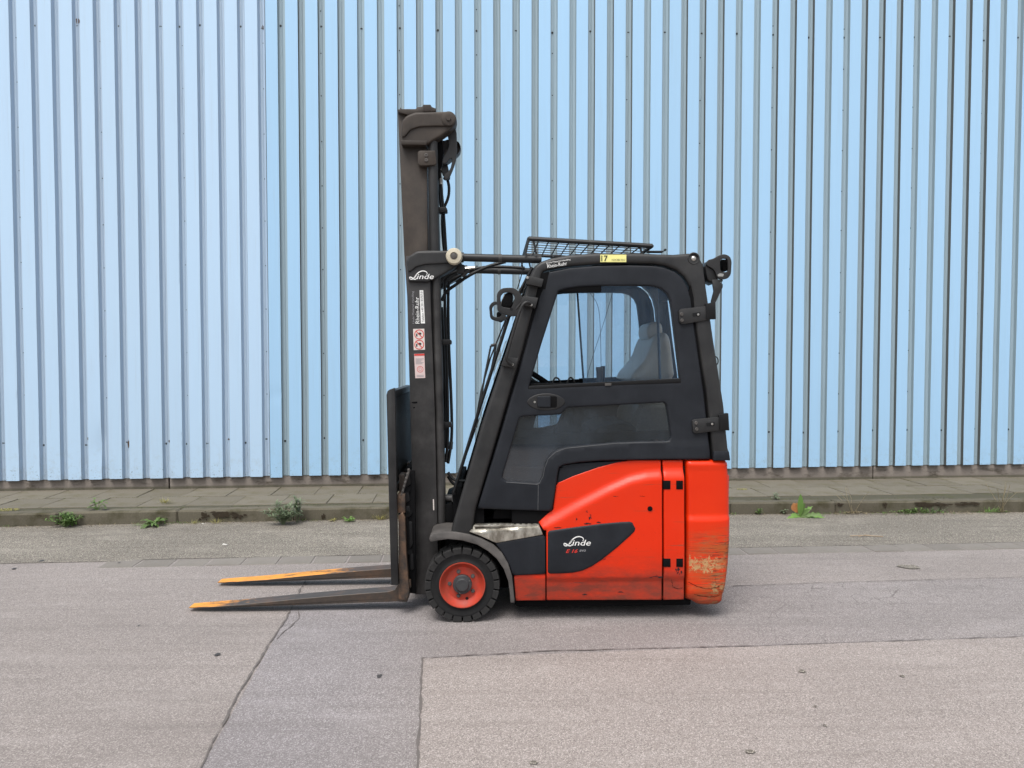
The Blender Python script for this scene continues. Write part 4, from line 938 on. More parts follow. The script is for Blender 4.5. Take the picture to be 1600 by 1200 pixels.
# caps
def cap(pts, notch, y, mat, nm):
    c = T(nm, panel(rcorner(PL(pts, y), .010, 3), y, depth=.075, rad=.010, grid=.012), mat)
    T('cap_rib', panel(rcorner(PL(notch, y-.008), .008, 3), y-.010, depth=.02, rad=.006, grid=.012), mat, c)
    return c
cu = cap([(626, 224), (626.5, 205), (628, 189), (634, 181), (648, 175), (680, 174.5), (702, 173.5), (710, 177), (713.5, 185), (711.5, 194), (704, 202), (690, 212), (677, 219), (668, 225.5)],
         [(628, 214), (628.5, 190), (636, 182), (650, 177), (702, 175), (710, 178), (712, 186), (708, 195), (700, 197), (680, 197), (655, 198), (641, 203), (632, 214)], MY0-.01, 'mastup', 'mast_cap')
T('cap_lip', ext(PL([(626, 219), (667, 220), (666, 226.5), (627, 226)], MY0-.016), MY0-.018, MY0+.05, .003), 'mastup', cu)
pc_ = P(701, 185.5, MY0-.02); T('pulley_pin', lathe([(.040, 0), (.040, -.006), (.036, -.008), (.014, -.007), (.013, -.014), (0, -.014)], *pc_, 28, None, MY0-.018), 'mastup', cu)
T('cap_top', ext(PL([(621.5, 176), (621.5, 171.5), (625, 171.5), (626, 168), (628, 171), (650, 171), (652, 168), (660, 167.5), (661.5, 164.5), (673, 164.5), (675, 168), (681, 170), (681, 175), (640, 181)], MY0+.02), MY0+.01, MY0+.06, .003), 'mastup', cu)
T('cap_block', ext(rcorner(PL([(661, 175), (661, 164), (673, 164), (675, 175)], MY0), .004), MY0-.006, MY0+.05, .003), 'mastup', cu)
cl = cap([(636.5, 437.5), (636, 420), (634.5, 408), (639, 400), (650, 392.5), (668, 391), (697, 391.5), (712, 388), (720, 400), (717, 412), (704, 422), (690, 430), (676, 438)],
         [(637, 424), (636.5, 408), (641, 400), (652, 394), (690, 393), (716, 392), (719, 402), (708, 411), (690, 412), (665, 413), (650, 417), (642, 424)], MY0-.012, 'guard', 'mast_cap')
T('cap_lip', ext(PL([(637, 433), (674, 434), (671, 440), (638, 439.5)], MY0-.016), MY0-.020, MY0+.05, .003), 'guard', cl)
for nm in range(1):
    for src in (cu, cl):
        o = src.copy(); o.data = src.data.copy(); COL.objects.link(o); 
        for v in o.data.vertices: v.co.y = TW-v.co.y
        o.data.flip_normals()
dk = P(709.5, 400.5, MY0-.05); T('tilt_bearing', lathe([(.046, .03), (.046, -.006), (.041, -.014), (.022, -.017), (.021, -.010), (.013, -.010), (.012, -.016), (0, -.016)], *dk, 36, None, MY0-.05), 'cream', cl)
T('bearing_core', lathe([(.0185, -.0105), (.0185, -.014), (.008, -.0175), (0, -.0175)], *dk, 20, None, MY0-.05), 'fender', cl)
# clamp plate beside the upper rail
bp = T('stop_plate', ext(rcorner(PL([(653, 238), (656, 236), (680, 236), (682, 256), (679, 258.5), (656, 259.5), (653, 256)], MY0), .006), MY0-.010, MY0+.05, .003), 'mastup')
for a in ((666, 242.5), (666.2, 250)): T('plate_bolt', lathe([(.010, 0), (.010, -.005), (.006, -.006), (.005, -.003), (0, -.003)], *P(*a, MY0-.01), 12, None, MY0-.010), 'fender', bp)
# curved guide plates for hoses at the mast top
g1 = T('hose_guide', panel(chaikin(PL([(697, 200), (706, 196), (713, 201), (714, 225), (713.5, 245), (709, 262), (702, 278), (697, 281.5), (692, 280), (694, 273), (703, 266), (707, 250), (704, 247), (697, 256), (690, 257), (692, 246), (699, 236), (702, 225)], .30), 1), .30, depth=.014, rad=.003, grid=.01), 'guard')
T('hose_guide', panel(chaikin(PL([(690, 262), (689, 270), (700, 283), (704, 278), (702, 270), (699, 255), (694, 250)], .34), 1), .34, depth=.012, rad=.003, grid=.01), 'guard')
T('hose_pulley', tube([P3(700, 226, .33), P3(700, 226, .39)], .028, 20), 'hose')
T('hose_pulley', tube([P3(686, 232, .33), P3(686, 232, .40)], .040, 20), 'hose')
T('chain_anchor', ext(PL([(676, 222), (690, 212), (693, 240), (689, 262), (683, 290), (679, 290)], .32), .32, .36, .003), 'dark')
for i, pts in enumerate([[(687, 262), (688, 280), (690, 300), (693, 330), (695, 360), (697, 394)], [(699, 280), (702, 292), (701, 308), (695, 322), (691, 330), (691, 360), (694, 394)], [(688, 284), (687, 300), (688, 318), (691, 330)]]):
    T('hydraulic_hose', tube([P3(a, b, .34+.02*i) for a, b in pts], .0085, 8, smooth=2), 'hose')
for a in ((687, 262), (688.5, 284)): T('hose_fitting', tube([P3(a[0], a[1]-5, .34), P3(a[0]+.3, a[1]+4, .34)], .010, 8), 'steel')
for (a, b) in ((690.5, 329), (697, 535), (697.5, 664)):
    T('hose_clamp', ext(rcorner(PL([(a-8, b-4.5), (a+7, b-4.5), (a+8.5, b-2), (a+8.5, b+3), (a-1, b+4), (a-8, b+4)], .30), .004), .28, .34, .002), 'hose')
for i, pts in enumerate([[(695, 440), (695, 480), (697, 535), (699, 600), (700, 664), (699, 700), (696, 722)], [(701, 440), (700, 470), (701, 535), (704, 600), (706, 655), (706, 680), (704, 700), (700, 724)], [(690, 480), (693, 535), (695, 600), (696, 700)]]):
    T('hydraulic_hose', tube([P3(a, b, .36+.03*i) for a, b in pts], .009, 8, smooth=1), 'hose')
T('hose_fitting', tube([P3(705, 690, .39), P3(704, 702, .39)], .012, 8), 'guard')
for i, pts in enumerate([[(690, 470), (697, 455), (712, 445), (730, 432), (745, 424), (765, 415), (790, 409)], [(693, 452), (705, 438), (720, 430), (735, 421), (760, 417), (790, 417), (820, 419)], [(690, 446), (700, 430), (715, 424), (722, 418)]]):
    T('hydraulic_hose', tube([P3(a, b, .34+.06*i) for a, b in pts], .0095, 8, smooth=2), 'hose')
T('hose_fitting', tube([P3(713, 442, .36), P3(722, 436, .36)], .013, 8), 'guard'); T('hose_fitting', tube([P3(727, 420, .40), P3(742, 418.5, .40)], .012, 8), 'steel')
T('hose_fitting', tube([P3(722, 432, .30), P3(732, 421, .30)], .013, 8), 'mast'); T('valve_block', box(XX(714, 425, .3), XX(726, 425, .3), .28, .36, P(720, 428, .3)[1], P(720, 414, .3)[1], .005), 'guard')
for i, pts in enumerate([[(700, 738), (708, 750), (722, 752), (740, 750)], [(700, 744), (708, 757), (722, 759), (738, 757)]]): T('hydraulic_hose', tube([P3(a, b, .30+.04*i) for a, b in pts], .009, 8, smooth=2), 'hose')
T('tilt_lug', tube([P3(690, 778, .3), P3(716, 779, .3)], .022, 12), 'mast'); T('tilt_lug', tube([P3(712, 779, .24), P3(712, 779, .40)], .026, 14), 'mast')
T('pivot_block', ext(rcorner(PL([(692, 790), (706, 784), (714, 795), (712, 818), (692, 822)], .28), .008), .26, TW-.26, .006), 'dark')
# tilt cylinders overhead
for i, (yy) in enumerate((.25, TW-.25)):
    a, b = P3(714, 402, .25), P3(846, 405.5, .25); a.y = b.y = yy
    c = T('tilt_cylinder', tube([a, b], .0225, 18), 'guard')
    p = a.lerp(b, .08); T('cylinder_collar', tube([a, p], .029, 16), 'guard', c)
    for t in (.5, .52): q = a.lerp(b, t); T('cylinder_clip', tube([q-Vector((.004, 0, 0)), q+Vector((.004, 0, 0))], .0255, 14), 'fender', c)
T('cable', tube([P3(814, 410, .15), P3(818, 418, .15), P3(812, 440, .15), P3(808, 452, .15)], .003, 6, smooth=1), 'hose')
T('cable', tube([P3(790, 417, .5), P3(805, 419, .5), P3(820, 421, .5)], .005, 6), 'hose')
# cross ties between the rails
for pa, pb, z0 in (((624, 178), (664, 200), 0), ((642, 600), (668, 640), 0), ((646, 850), (676, 900), 0)):
    (xa_, za_), (xb_, zb_) = P(*pa, .3), P(*pb, .3); T('mast_tie', box(xa_+.01, xb_-.03, .30, TW-.30, zb_, za_, .004), 'mast')
# chains
for yy in (.42, TW-.42):
    pts = [P3(648, 250, yy), P3(654, 500, yy), P3(655, 860, yy)]
    T('lift_chain', tube(pts, .016, 6), 'dark')

# ---- carriage, load backrest, forks
BY = .09
bx = T('load_backrest', ext(PL([(603.7, 617), (605.5, 611), (609, 608.5), (616.5, 606), (617, 612), (619.5, 760), (622, 914.5), (611, 914.5), (607, 760)], BY), BY, BY+.035, .003), 'guard')
(xt, zt), (xu, zu_) = P(605.5, 611, BY), P(617, 607, BY)
T('backrest_top', box(xt, xu, BY+.035, TW-BY-.035, zt-.035, zt+.002, .003), 'guard', bx)
pb_ = P(611.5, 914, BY); pt_ = P(605.5, 612, BY); pb2 = P(620, 914, BY)
T('backrest_side', ext([pb_, (pb_[0]+.035, pb_[1]), (pt_[0]+.035, pt_[1]), pt_], TW-BY-.035, TW-BY, .003), 'guard', bx)
zc_ = P(620, 760, BY)[1]
k = 0; yy = BY+.06
while yy < TW-BY-.05:
    # each upright bar
    f = (zc_-pb_[1])/(pt_[1]-pb_[1]); xl = pb_[0]+(pt_[0]-pb_[0])*f
    T('backrest_bar', ext([(xl+.004, zc_), (xl+.030, zc_), (pt_[0]+.030, pt_[1]-.03), (pt_[0]+.004, pt_[1]-.03)], yy, yy+.016, .002, 1), 'guard', bx); yy += .034
T('backrest_rail', box(xl, xl+.035, BY+.035, TW-BY-.035, zc_-.05, zc_, .003), 'guard', bx)
car = T('carriage', box(P(622, 800, .15)[0], P(634, 800, .15)[0], .12, TW-.12, P(630, 800, .15)[1], P(630, 770, .15)[1], .004), 'rusty')
T('carriage_bar', box(P(624, 900, .15)[0], P(637, 900, .15)[0], .12, TW-.12, P(630, 915, .15)[1], P(630, 885, .15)[1], .004), 'rusty', car)
for yy in (.16, TW-.22): T('side_plate', ext(PL([(637, 735), (648, 736), (650, 928), (630, 925), (625, 900), (622, 800), (622, 786)], .16), yy, yy+.03, .003), 'dark', car)
T('carriage_cheek', panel(PL([(622.5, 806), (629, 800), (633, 808), (635, 860), (638, 900), (640, 926), (636, 938), (623, 936)], .12), .115, depth=.03, rad=.004, grid=.01), 'rusty', car)
for q_ in ([(632, 742), (640, 738), (642, 756), (634, 762)], [(627, 768), (638, 764), (641, 782), (630, 788)], [(630, 792), (640, 790), (642, 806), (634, 810)], [(638, 815), (644, 815), (645, 850), (640, 858)], [(640, 866), (646, 864), (647, 890), (641, 892)]): T('carriage_bracket', ext(rcorner(PL(q_, .15), .008, 2), .15, .18, .005), 'hose', car)
for a in ((637, 764), (640, 800), (640, 862)): T('side_roller', tube([P3(*a, .15), P3(*a, .19)], .017, 16), 'dark', car)
T('toothed_strip', tube([P3(639.5, 734, .13), P3(629, 768, .13), P3(621.5, 800, .13)], .007, 6), 'fender', car)
for i in range(11):
    t = i/10; p = P3(639.5+(621.5-639.5)*t, 734+(800-734)*t, .125); T('tooth', box(p.x-.010, p.x+.002, .12, .135, p.z-.004, p.z+.006, .001), 'fender', car)
T('roller_bracket', ext(rcorner(PL([(626, 800), (634, 796), (641, 820), (641, 855), (634, 870), (627, 850)], .17), .005), .15, .18, .004), 'dark', car)
T('carriage_hook', ext(rcorner(PL([(633, 905), (642, 905), (643, 917), (634, 916)], .15), .004), .13, .20, .003), 'rusty', car)
T('carriage_back', box(P(632, 900, .3)[0], P(640, 900, .3)[0], .30, TW-.30, P(630, 915, .15)[1], P(630, 740, .15)[1], .004), 'dark', car)
def fork(y0, tip_px, tip_py, xs=0.0):
    fw = .10; yA = y0
    B = [P(*q, .2) for q in [(292.5, 952.0), (380, 948.8), (460, 945.8), (560, 942), (621, 940), (636, 941)]]
    Tp = [P(*q, .2) for q in [(638.5, 934), (638, 860), (634, 805), (632, 742), (623.5, 742), (623, 860), (622, 914), (617, 921.5), (607, 924.5), (540, 929.5), (460, 936.5), (380, 944.5), (330, 948.3), (294, 950.2)]]
    bm = ext([(x+xs, z) for x, z in B+Tp], yA, yA+fw, .0015, 1)
    x0 = B[0][0]+xs
    for v in bm.verts:        # tip tapers in plan
        t = (v.co.x-x0)/.10
        if t < 1: c = yA+fw/2; v.co.y = c+(v.co.y-c)*(.62+.38*max(0, t)**.6)
    return T('fork', bm, 'fork')
fork(.20, 298, 951); fork(.675, 338, 912, -.012)

# ---- lettering and stickers
yM = MY0
def logo(px, py, wpx, y, par, mat='white', bm_=None):
    """script 'Linde': drawn L with a swash, then upright-serif-like inde"""
    k = 4.0/FP*(1+(y if not callable(y) else 0)/4)
    x0, z0 = P(px, py, y); S = wpx*k; yv = y(x0, z0) if callable(y) else y
    def stroke(pts, r0, bm):
        q = [Vector((x0+a*S, yv-.0012, z0+b*S)) for a, b in pts]
        for _ in range(2):
            n_ = [q[0]]
            for a, b in zip(q, q[1:]): n_ += [a*.75+b*.25, a*.25+b*.75]
            q = n_+[q[-1]]
        L = []
        for i, p in enumerate(q):
            t = (q[min(i+1, len(q)-1)]-q[max(i-1, 0)]).normalized(); nn = Vector((-t.z, 0, t.x)); ww = S*r0*(.45+.75*math.sin(math.pi*i/(len(q)-1)))
            L.append((bm.verts.new(p+nn*ww), bm.verts.new(p-nn*ww)))
        for (a, b), (c, d) in zip(L, L[1:]): bm.faces.new((a, b, d, c))
        return bm
    bm = bmesh.new()
    stroke([(0, .06), (.03, 0), (.10, -.015), (.18, .03), (.30, .20), (.42, .30), (.56, .34), (.70, .30), (.74, .22), (.70, .17)], .017, bm)
    stroke([(.04, .055), (.0, .04), (.03, .09), (.12, .05), (.20, -.01), (.27, -.01), (.31, .05)], .018, bm)
    stroke([(.18, .03), (.26, .12), (.33, .24)], .022, bm)
    o = T('logo', bm, mat, par, 0)
    text('logo', 'inde', px+wpx*.31, py+0, wpx*.69, y, MAT[mat], par, shear=.22, hpx=wpx*.21, thick=.0012, bold=.004)
logo(639.5, 436, 38, MY0-.019, cl)
logo(880.5, 852.5, 43, lambda x, z: yswo(x, z)-.0008, sw)
yS = lambda x, z: yswo(x, z)-.0008
text('lettering', 'E 16', 884, 864, 19, yS, MAT['redprint'], sw, shear=.35, hpx=6, bold=.02); text('lettering', 'evo', 905.5, 862, 10, yS, MAT['greyprint'], sw, shear=.35, hpx=3.4, bold=.01)
# sideways lettering on the mast rail
rl_ = bpy.data.objects['mast_rail']; yr = MY0-.0015
text('lettering', 'Linde Material Handling', 648.5, 505.5, 50, yr, MAT['greyprint'], rl_, rot=math.pi/2+.02, hpx=4.0)
text('lettering', 'Rhein-Ruhr', 655.6, 505.5, 41, yr, MAT['white'], rl_, rot=math.pi/2+.02, hpx=6.2)
def card(name, pts, y, mat, par): return T(name, ext(PL(pts, y), y-.0006, y+.0005), mat, par, 0)
st_ = card('sticker', [(657.6, 505.3), (664, 505.3), (661.3, 453.5), (655.6, 453.5)], MY0-.0008, 'white', rl_)
text('lettering', 'Telefon +49 201 83707-0', 662.7, 503, 47, MY0-.0022, MAT['blackprint'], st_, rot=math.pi/2+.045, hpx=3.4)
s1 = card('sticker', [(646.5, 547), (664, 546.5), (663, 513.5), (645.5, 514)], MY0-.0008, 'label', rl_)
for cy in (522.5, 538.5):
    c_ = P(655, cy, MY0-.002); rr = 7.6*4.235/FP
    bm = lathe([(rr, 0), (rr*.84, 0)], *c_, 28, None, MY0-.0024); T('prohibition_ring', bm, 'redprint', s1, 0)
    a = .785; T('prohibition_bar', ext([(c_[0]+math.cos(a+math.pi/2+s_)*rr*.9, c_[1]+math.sin(a+math.pi/2+s_)*rr*.9) for s_ in (-.09, .09)]+[(c_[0]+math.cos(a-math.pi/2+s_)*rr*.9, c_[1]+math.sin(a-math.pi/2+s_)*rr*.9) for s_ in (-.09, .09)], MY0-.0026, MY0-.0022), 'redprint', s1, 0)
    T('pictogram', box(c_[0]-.018, c_[0]-.010, MY0-.0020, MY0-.0015, c_[1]-.012, c_[1]+.004), 'blackprint', s1, 0)
    T('pictogram', ext(oval(c_[0]+.003, c_[1]+.004, .010, .007, 12), MY0-.0020, MY0-.0015), 'blackprint', s1, 0)
s2 = card('sticker', [(649, 591), (664.5, 590.5), (663, 552.5), (647, 553)], MY0-.0008, 'pink', rl_)
T('sticker_band', ext(PL([(647.5, 556), (663.3, 555.5), (663.1, 552.8), (647.2, 553.2)], MY0-.002), MY0-.0022, MY0-.0018), 'redprint', s2, 0)
c_ = P(656.5, 577, MY0-.002); T('sticker_mark', lathe([(.018, 0), (.0155, 0)], *c_, 24, None, MY0-.0022), 'redprint', s2, 0); T('sticker_mark', lathe([(.009, 0), (.0075, 0)], *c_, 16, None, MY0-.0022), 'redprint', s2, 0)
for i in range(5): T('sticker_line', ext(PL([(649.5, 560.4+i*1.9), (662-(i % 3)*2, 560.2+i*1.9), (662-(i % 3)*2, 561+i*1.9), (649.5, 561.2+i*1.9)], MY0-.002), MY0-.0021, MY0-.0018), 'greyprint', s2, 0)
for i in range(2): T('sticker_line', ext(PL([(651, 586+i*2), (662.5, 585.8+i*2), (662.5, 586.6+i*2), (651, 586.8+i*2)], MY0-.002), MY0-.0021, MY0-.0018), 'greyprint', s2, 0)
T('type_plate', ext(PL([(676.3, 780), (678, 780), (678.6, 797), (676.8, 797)], MY0), MY0-.0015, MY0), 'label', rl_, 0)
T('scrape', blob(*P(648, 629, MY0), .020, .006, MY0-.001, 91), 'dark', rl_, 0); T('scrape', blob(*P(647, 637, MY0), .006, .004, MY0-.001, 92), 'dark', rl_, 0)
# yellow number sticker and lettering on the roof frame
yR = lambda x, z: yfr(x, z)-.0012
q = PL([(938, 409.5), (978.5, 409.5), (978.5, 398), (938, 398)], yR); ys = yR(*q[0]); s3 = T('number_sticker', ext(q, ys-.001, ys+.02), 'yellow', sf, 0)
text('lettering', '17', 939.5, 408.3, 10, ys-.002, MAT['blackprint'], s3, hpx=9, bold=.015); text('lettering', 'H2X386 F01234'[:11], 956, 407.6, 21, ys-.002, MAT['blackprint'], s3, hpx=3)
text('lettering', 'Linde Material Handling', 854, 413, 38, yR, MAT['white'], sf, rot=.16, hpx=3.0, thick=.003); text('lettering', 'Rhein-Ruhr', 855.5, 419, 31, yR, MAT['white'], sf, rot=.16, hpx=5.6, thick=.003)

# ================================================================== WEEDS AND LITTER
def mat_leaf(name, a, b):
    m = M(name); n = m.noise(25, 3); oi = m.n('ShaderNodeObjectInfo').outputs['Random']
    c = m.mix(n, a, b); sh = m.bsdf(c, .5, 0, None, .35); tl_ = m.n('ShaderNodeBsdfTranslucent'); m.put(tl_.inputs[0], c)
    mx = m.n('ShaderNodeMixShader'); mx.inputs[0].default_value = .3; m.t.links.new(sh, mx.inputs[1]); m.t.links.new(tl_.outputs[0], mx.inputs[2]); return m.end(mx.outputs[0])
MAT['green'] = mat_leaf('weed green', (.085, .155, .040), (.17, .26, .08)); MAT['sage'] = mat_leaf('sage green', (.14, .19, .11), (.24, .29, .18))
MAT['yel'] = mat_leaf('yellowing grass', (.26, .25, .08), (.40, .36, .14)); MAT['dry'] = mat_leaf('dry stems', (.24, .20, .12), (.34, .29, .19)); MAT['fresh'] = mat_leaf('fresh green', (.14, .28, .06), (.24, .40, .11))
def leaf(bm, p, d, L, wd, up=Vector((0, 0, 1)), bend=.5, n=4, lobes=0, fold=.25):
    d = Vector(d).normalized(); s = d.cross(up); s = s.normalized() if s.length > 1e-3 else Vector((1, 0, 0)); prev = None
    pos = Vector(p)
    for i in range(n+1):
        t = i/n; ww = wd*math.sin(math.pi*min(1, (t*.92+.06)))**.8
        if lobes: ww *= 1+(.55 if i % 2 else -.45)
        a, b, c = bm.verts.new(pos+s*ww+up*ww*fold), bm.verts.new(pos), bm.verts.new(pos-s*ww+up*ww*fold)
        if prev: bm.faces.new((prev[0], prev[1], b, a)); bm.faces.new((prev[1], prev[2], c, b))
        prev = (a, b, c); d2 = (d-Vector((0, 0, bend*t))).normalized(); pos = pos+d2*L/n
def plant(px, py, z, name, label, cat, mat, kind, wpx, hpx, seed, group=None, dense=1.0):
    base = G(px, py, z); base.y = min(base.y, KY(base.x)-.014) if z == FT else max(base.y, KY(base.x)+.04); rnd = random.Random(seed); k = base.y/FP; Wd, H = wpx*k, hpx*k
    o = None; bm = bmesh.new()
    if kind == 'bush':       # branching stems with many narrow leaves
        for i in range(int(16*dense)):
            a = rnd.uniform(0, 6.28); sp = rnd.uniform(.15, 1); tip = Vector((math.cos(a)*Wd*.5*sp, math.sin(a)*Wd*.3*sp, H*(1.05-.5*sp)*rnd.uniform(.7, 1)))
            b0 = Vector((math.cos(a)*.012, math.sin(a)*.012, 0)); mid = tip*.5+Vector((0, 0, H*.1)); tube([b0, mid, tip], .0018, 4, bm)
            for j in range(int(14)):
                t = rnd.uniform(.15, 1); p = b0.lerp(tip, t)+Vector((0, 0, H*.1*math.sin(math.pi*t))); b = rnd.uniform(0, 6.28)
                leaf(bm, p, (math.cos(b), math.sin(b)*.8, rnd.uniform(.1, .9)), rnd.uniform(.5, 1)*min(.075, H*.36), .0058, n=3, bend=.7)
    elif kind == 'rosette':
        for i in range(int(15*dense)):
            a = rnd.uniform(0, 6.28); e = rnd.uniform(.25, 1.2); leaf(bm, (0, 0, .004), (math.cos(a), math.sin(a), e), Wd*.55*rnd.uniform(.6, 1), Wd*.045, n=8, bend=1.0, lobes=1)
    elif kind == 'broad':
        for i in range(int(16*dense)):
            a = rnd.uniform(0, 6.28); r_ = rnd.uniform(0, Wd*.32); h_ = rnd.uniform(.1, .8)*H; p = Vector((math.cos(a)*r_, math.sin(a)*r_*.7, h_)); tube([(0, 0, 0), p], .0015, 4, bm)
            leaf(bm, p, (math.cos(a), math.sin(a), .5), Wd*.28, Wd*.085, n=5, bend=1.1)
    elif kind == 'grass':
        for i in range(int(60*dense)):
            a = rnd.uniform(0, 6.28); r_ = rnd.uniform(0, Wd*.4); leaf(bm, (math.cos(a)*r_, math.sin(a)*r_*.5, 0), (math.cos(a)*rnd.uniform(.2, 1.2), math.sin(a)*.6, rnd.uniform(.6, 1.6)), H*rnd.uniform(.5, 1.2), .0016, n=4, bend=rnd.uniform(.3, 1.6))
    elif kind == 'cover':
        for i in range(int(260*dense)):
            x_ = rnd.gauss(0, .27)*Wd; y_ = rnd.gauss(0, .03); a = rnd.uniform(0, 6.28); hh = H*rnd.uniform(.0, .5)*math.exp(-(x_/Wd)**2*3)
            leaf(bm, (x_, y_+WM*x_, hh), (math.cos(a), math.sin(a), rnd.uniform(.1, .9)), rnd.uniform(.015, .04), rnd.uniform(.003, .007), n=3, bend=.8)
    elif kind == 'stems':
        for i in range(int(9*dense)):
            a = rnd.uniform(0, 6.28); hh = H*rnd.uniform(.5, 1); tip = Vector((rnd.uniform(-.5, .5)*Wd, rnd.uniform(-.1, .1), hh)); mid = tip*.5+Vector((rnd.uniform(-.02, .02), 0, hh*.08)); tube([(rnd.uniform(-.02, .02), 0, 0), mid, tip], .0019, 4, bm)
            for j in range(4): t = rnd.uniform(.4, 1); b = rnd.uniform(0, 6.28); leaf(bm, tip*t, (math.cos(b), math.sin(b), .4), .018, .0016, n=2)
        for i in range(14): a = rnd.uniform(0, 6.28); leaf(bm, (0, 0, 0), (math.cos(a), math.sin(a)*.6, .8), .06, .002, n=4, bend=1)
    elif kind == 'moss':
        for i in range(int(170*dense)):
            a = rnd.uniform(0, 6.28); r_ = math.sqrt(rnd.random())*Wd*.5; b = rnd.uniform(0, 6.28); leaf(bm, (math.cos(a)*r_, math.sin(a)*r_*.6, 0), (math.cos(b), math.sin(b), 1.2), .012, .0035, n=2)
    o = link(name, bm, MAT[mat], None, 60); o.location = base; return tag(o, label, cat, group)
FT = .006; TP = KH+.002
plant(103, 823, FT, 'weed', 'bushy grey green weed with bright shoots at the kerb foot, leftmost on the road', 'weed', 'green', 'bush', 66, 27, 1, None, 1.2)
plant(113, 822, FT, 'weed', 'small bright green shoots growing out of the leftmost kerb weed', 'weed', 'fresh', 'broad', 24, 20, 31, None, .7)
plant(151, 797, TP, 'weed', 'broad leaved green weed growing on the kerb top at left', 'weed', 'green', 'broad', 32, 21, 2)
plant(241, 821, FT, 'weed', 'green rosette weed with toothed leaves and a bent stalk at the kerb foot', 'weed', 'green', 'rosette', 50, 27, 3, None, 1.5)
plant(258, 786, TP, 'grass_tuft', 'yellow tuft of grass lying on the paving slabs at left', 'grass tuft', 'yel', 'grass', 26, 9, 4)
plant(12, 797, TP, 'moss_patch', 'yellow green moss patch at the left edge of the pavement', 'moss', 'yel', 'moss', 34, 6, 5)
plant(443, 819, FT, 'weed', 'large sage green bushy weed at the kerb left of the forks', 'weed', 'sage', 'bush', 66, 38, 6, None, 1.4)
plant(466, 817, FT, 'weed', 'tall slim sage green shoot rising beside the large bushy weed', 'weed', 'sage', 'bush', 16, 62, 61, None, .5)
plant(521, 814, FT, 'weed', 'small yellowish fern-like weed at the kerb behind the forks', 'weed', 'yel', 'rosette', 17, 14, 7)
plant(545, 815, FT, 'weed', 'low bright green weed between the fern-like weed and the mast', 'weed', 'fresh', 'broad', 24, 8, 8)
plant(595, 812, FT, 'grass_tuft', 'yellow green grass tuft at the kerb just left of the load backrest', 'grass tuft', 'yel', 'grass', 26, 11, 9)
plant(338, 818, FT, 'grass_tuft', 'sparse dry grass tuft at the stained part of the kerb', 'grass tuft', 'yel', 'grass', 28, 11, 10, None, .5)
plant(300, 819, FT, 'grass_tuft', 'thin yellow grass tuft between the toothed weed and the kerb stain', 'grass tuft', 'yel', 'grass', 22, 9, 11, None, .4)
plant(215, 822, FT, 'grass_tuft', 'tiny olive grass tuft just left of the toothed rosette weed', 'grass tuft', 'green', 'grass', 20, 7, 12, None, .4)
plant(1181, 801, FT, 'weed', 'small green weed at the kerb foot nearest the forklift rear', 'weed', 'green', 'broad', 16, 12, 13)
plant(1211, 780, TP, 'weed', 'small rounded weed growing on the slabs right of the counterweight', 'weed', 'sage', 'broad', 18, 13, 14)
plant(1215, 798, FT, 'weed', 'small sage weed at the kerb just left of the dock plant', 'weed', 'sage', 'broad', 18, 10, 15, None, .6)
plant(1160, 765, TP, 'moss_patch', 'thin green moss in the slab joint right of the forklift', 'moss', 'yel', 'moss', 16, 4, 16, None, .5)
plant(1325, 799, FT, 'weed', 'sparse dry weed with long thin bent stems at the kerb', 'weed', 'dry', 'stems', 46, 40, 17, None, .6)
plant(1429, 800, FT, 'ground_cover', 'wide low mat of green weeds along the kerb foot at right', 'ground cover', 'green', 'cover', 90, 13, 18)
plant(1450, 798, FT, 'grass_tuft', 'fine green grass standing behind the wide mat of weeds', 'grass tuft', 'sage', 'grass', 42, 14, 19)
plant(1536, 798, FT, 'grass_tuft', 'green grass tuft at the kerb near the right edge', 'grass tuft', 'fresh', 'grass', 34, 14, 20)
plant(1553, 797, FT, 'weed', 'tall dry straw coloured weed at the kerb near the right edge', 'weed', 'dry', 'stems', 44, 48, 21)
plant(1330, 802, FT, 'ground_cover', 'dry brown bits of weed at the kerb below the thin stems', 'ground cover', 'dry', 'cover', 60, 5, 22, None, .4)
# dock plant with separate large leaves and a faded orange leaf
dp = G(1250, 808, FT); dp.y = min(dp.y, KY(dp.x)-.03); dock = empty('dock_plant', dp); tag(dock, 'dock plant with one tall upright leaf growing at the kerb foot', 'plant')
k = dp.y/FP; rnd = random.Random(3)
for dx, dz, L, wd, lob in ((-3, 38, 38, 5, 0), (10, -4, 22, 5, 0), (38, 4, 40, 3.2, 1), (32, 10, 36, 3, 1), (-26, 2, 26, 2.5, 1), (20, 20, 26, 3, 1), (-14, 4, 16, 3, 1), (34, -2, 34, 2.6, 1), (14, 14, 20, 3.5, 0), (5, 24, 24, 3, 0)):
    bm = bmesh.new(); leaf(bm, (0, 0, .004), (dx, rnd.uniform(-12, 2), dz+2), L*k, wd*k, up=Vector((0, -.8, .6)).normalized(), n=9 if lob else 6, lobes=lob, bend=.45 if dz < 30 else .05); link('leaf', bm, MAT['fresh'] if rnd.random() < .6 else MAT['green'], dock, 60)
MAT['orange'] = mat_leaf('orange leaf', (.55, .22, .08), (.72, .36, .16))
op = G(1243, 793, .05)
bm = bmesh.new(); c_ = G(1243, 808, 0); k2 = c_.y/FP
for i in range(3): leaf(bm, (0, i*.003, i*.004), (.3-.3*i, -.1, 1), 15*k2, 5.5*k2, up=Vector((0, -1, .2)).normalized(), n=6, bend=.2, fold=-.5)
o = link('fallen_leaf', bm, MAT['orange'], None, 60); o.location = (c_.x, c_.y-.02, .045); tag(o, 'curled orange leaf caught in the dock plant at the kerb', 'leaf')
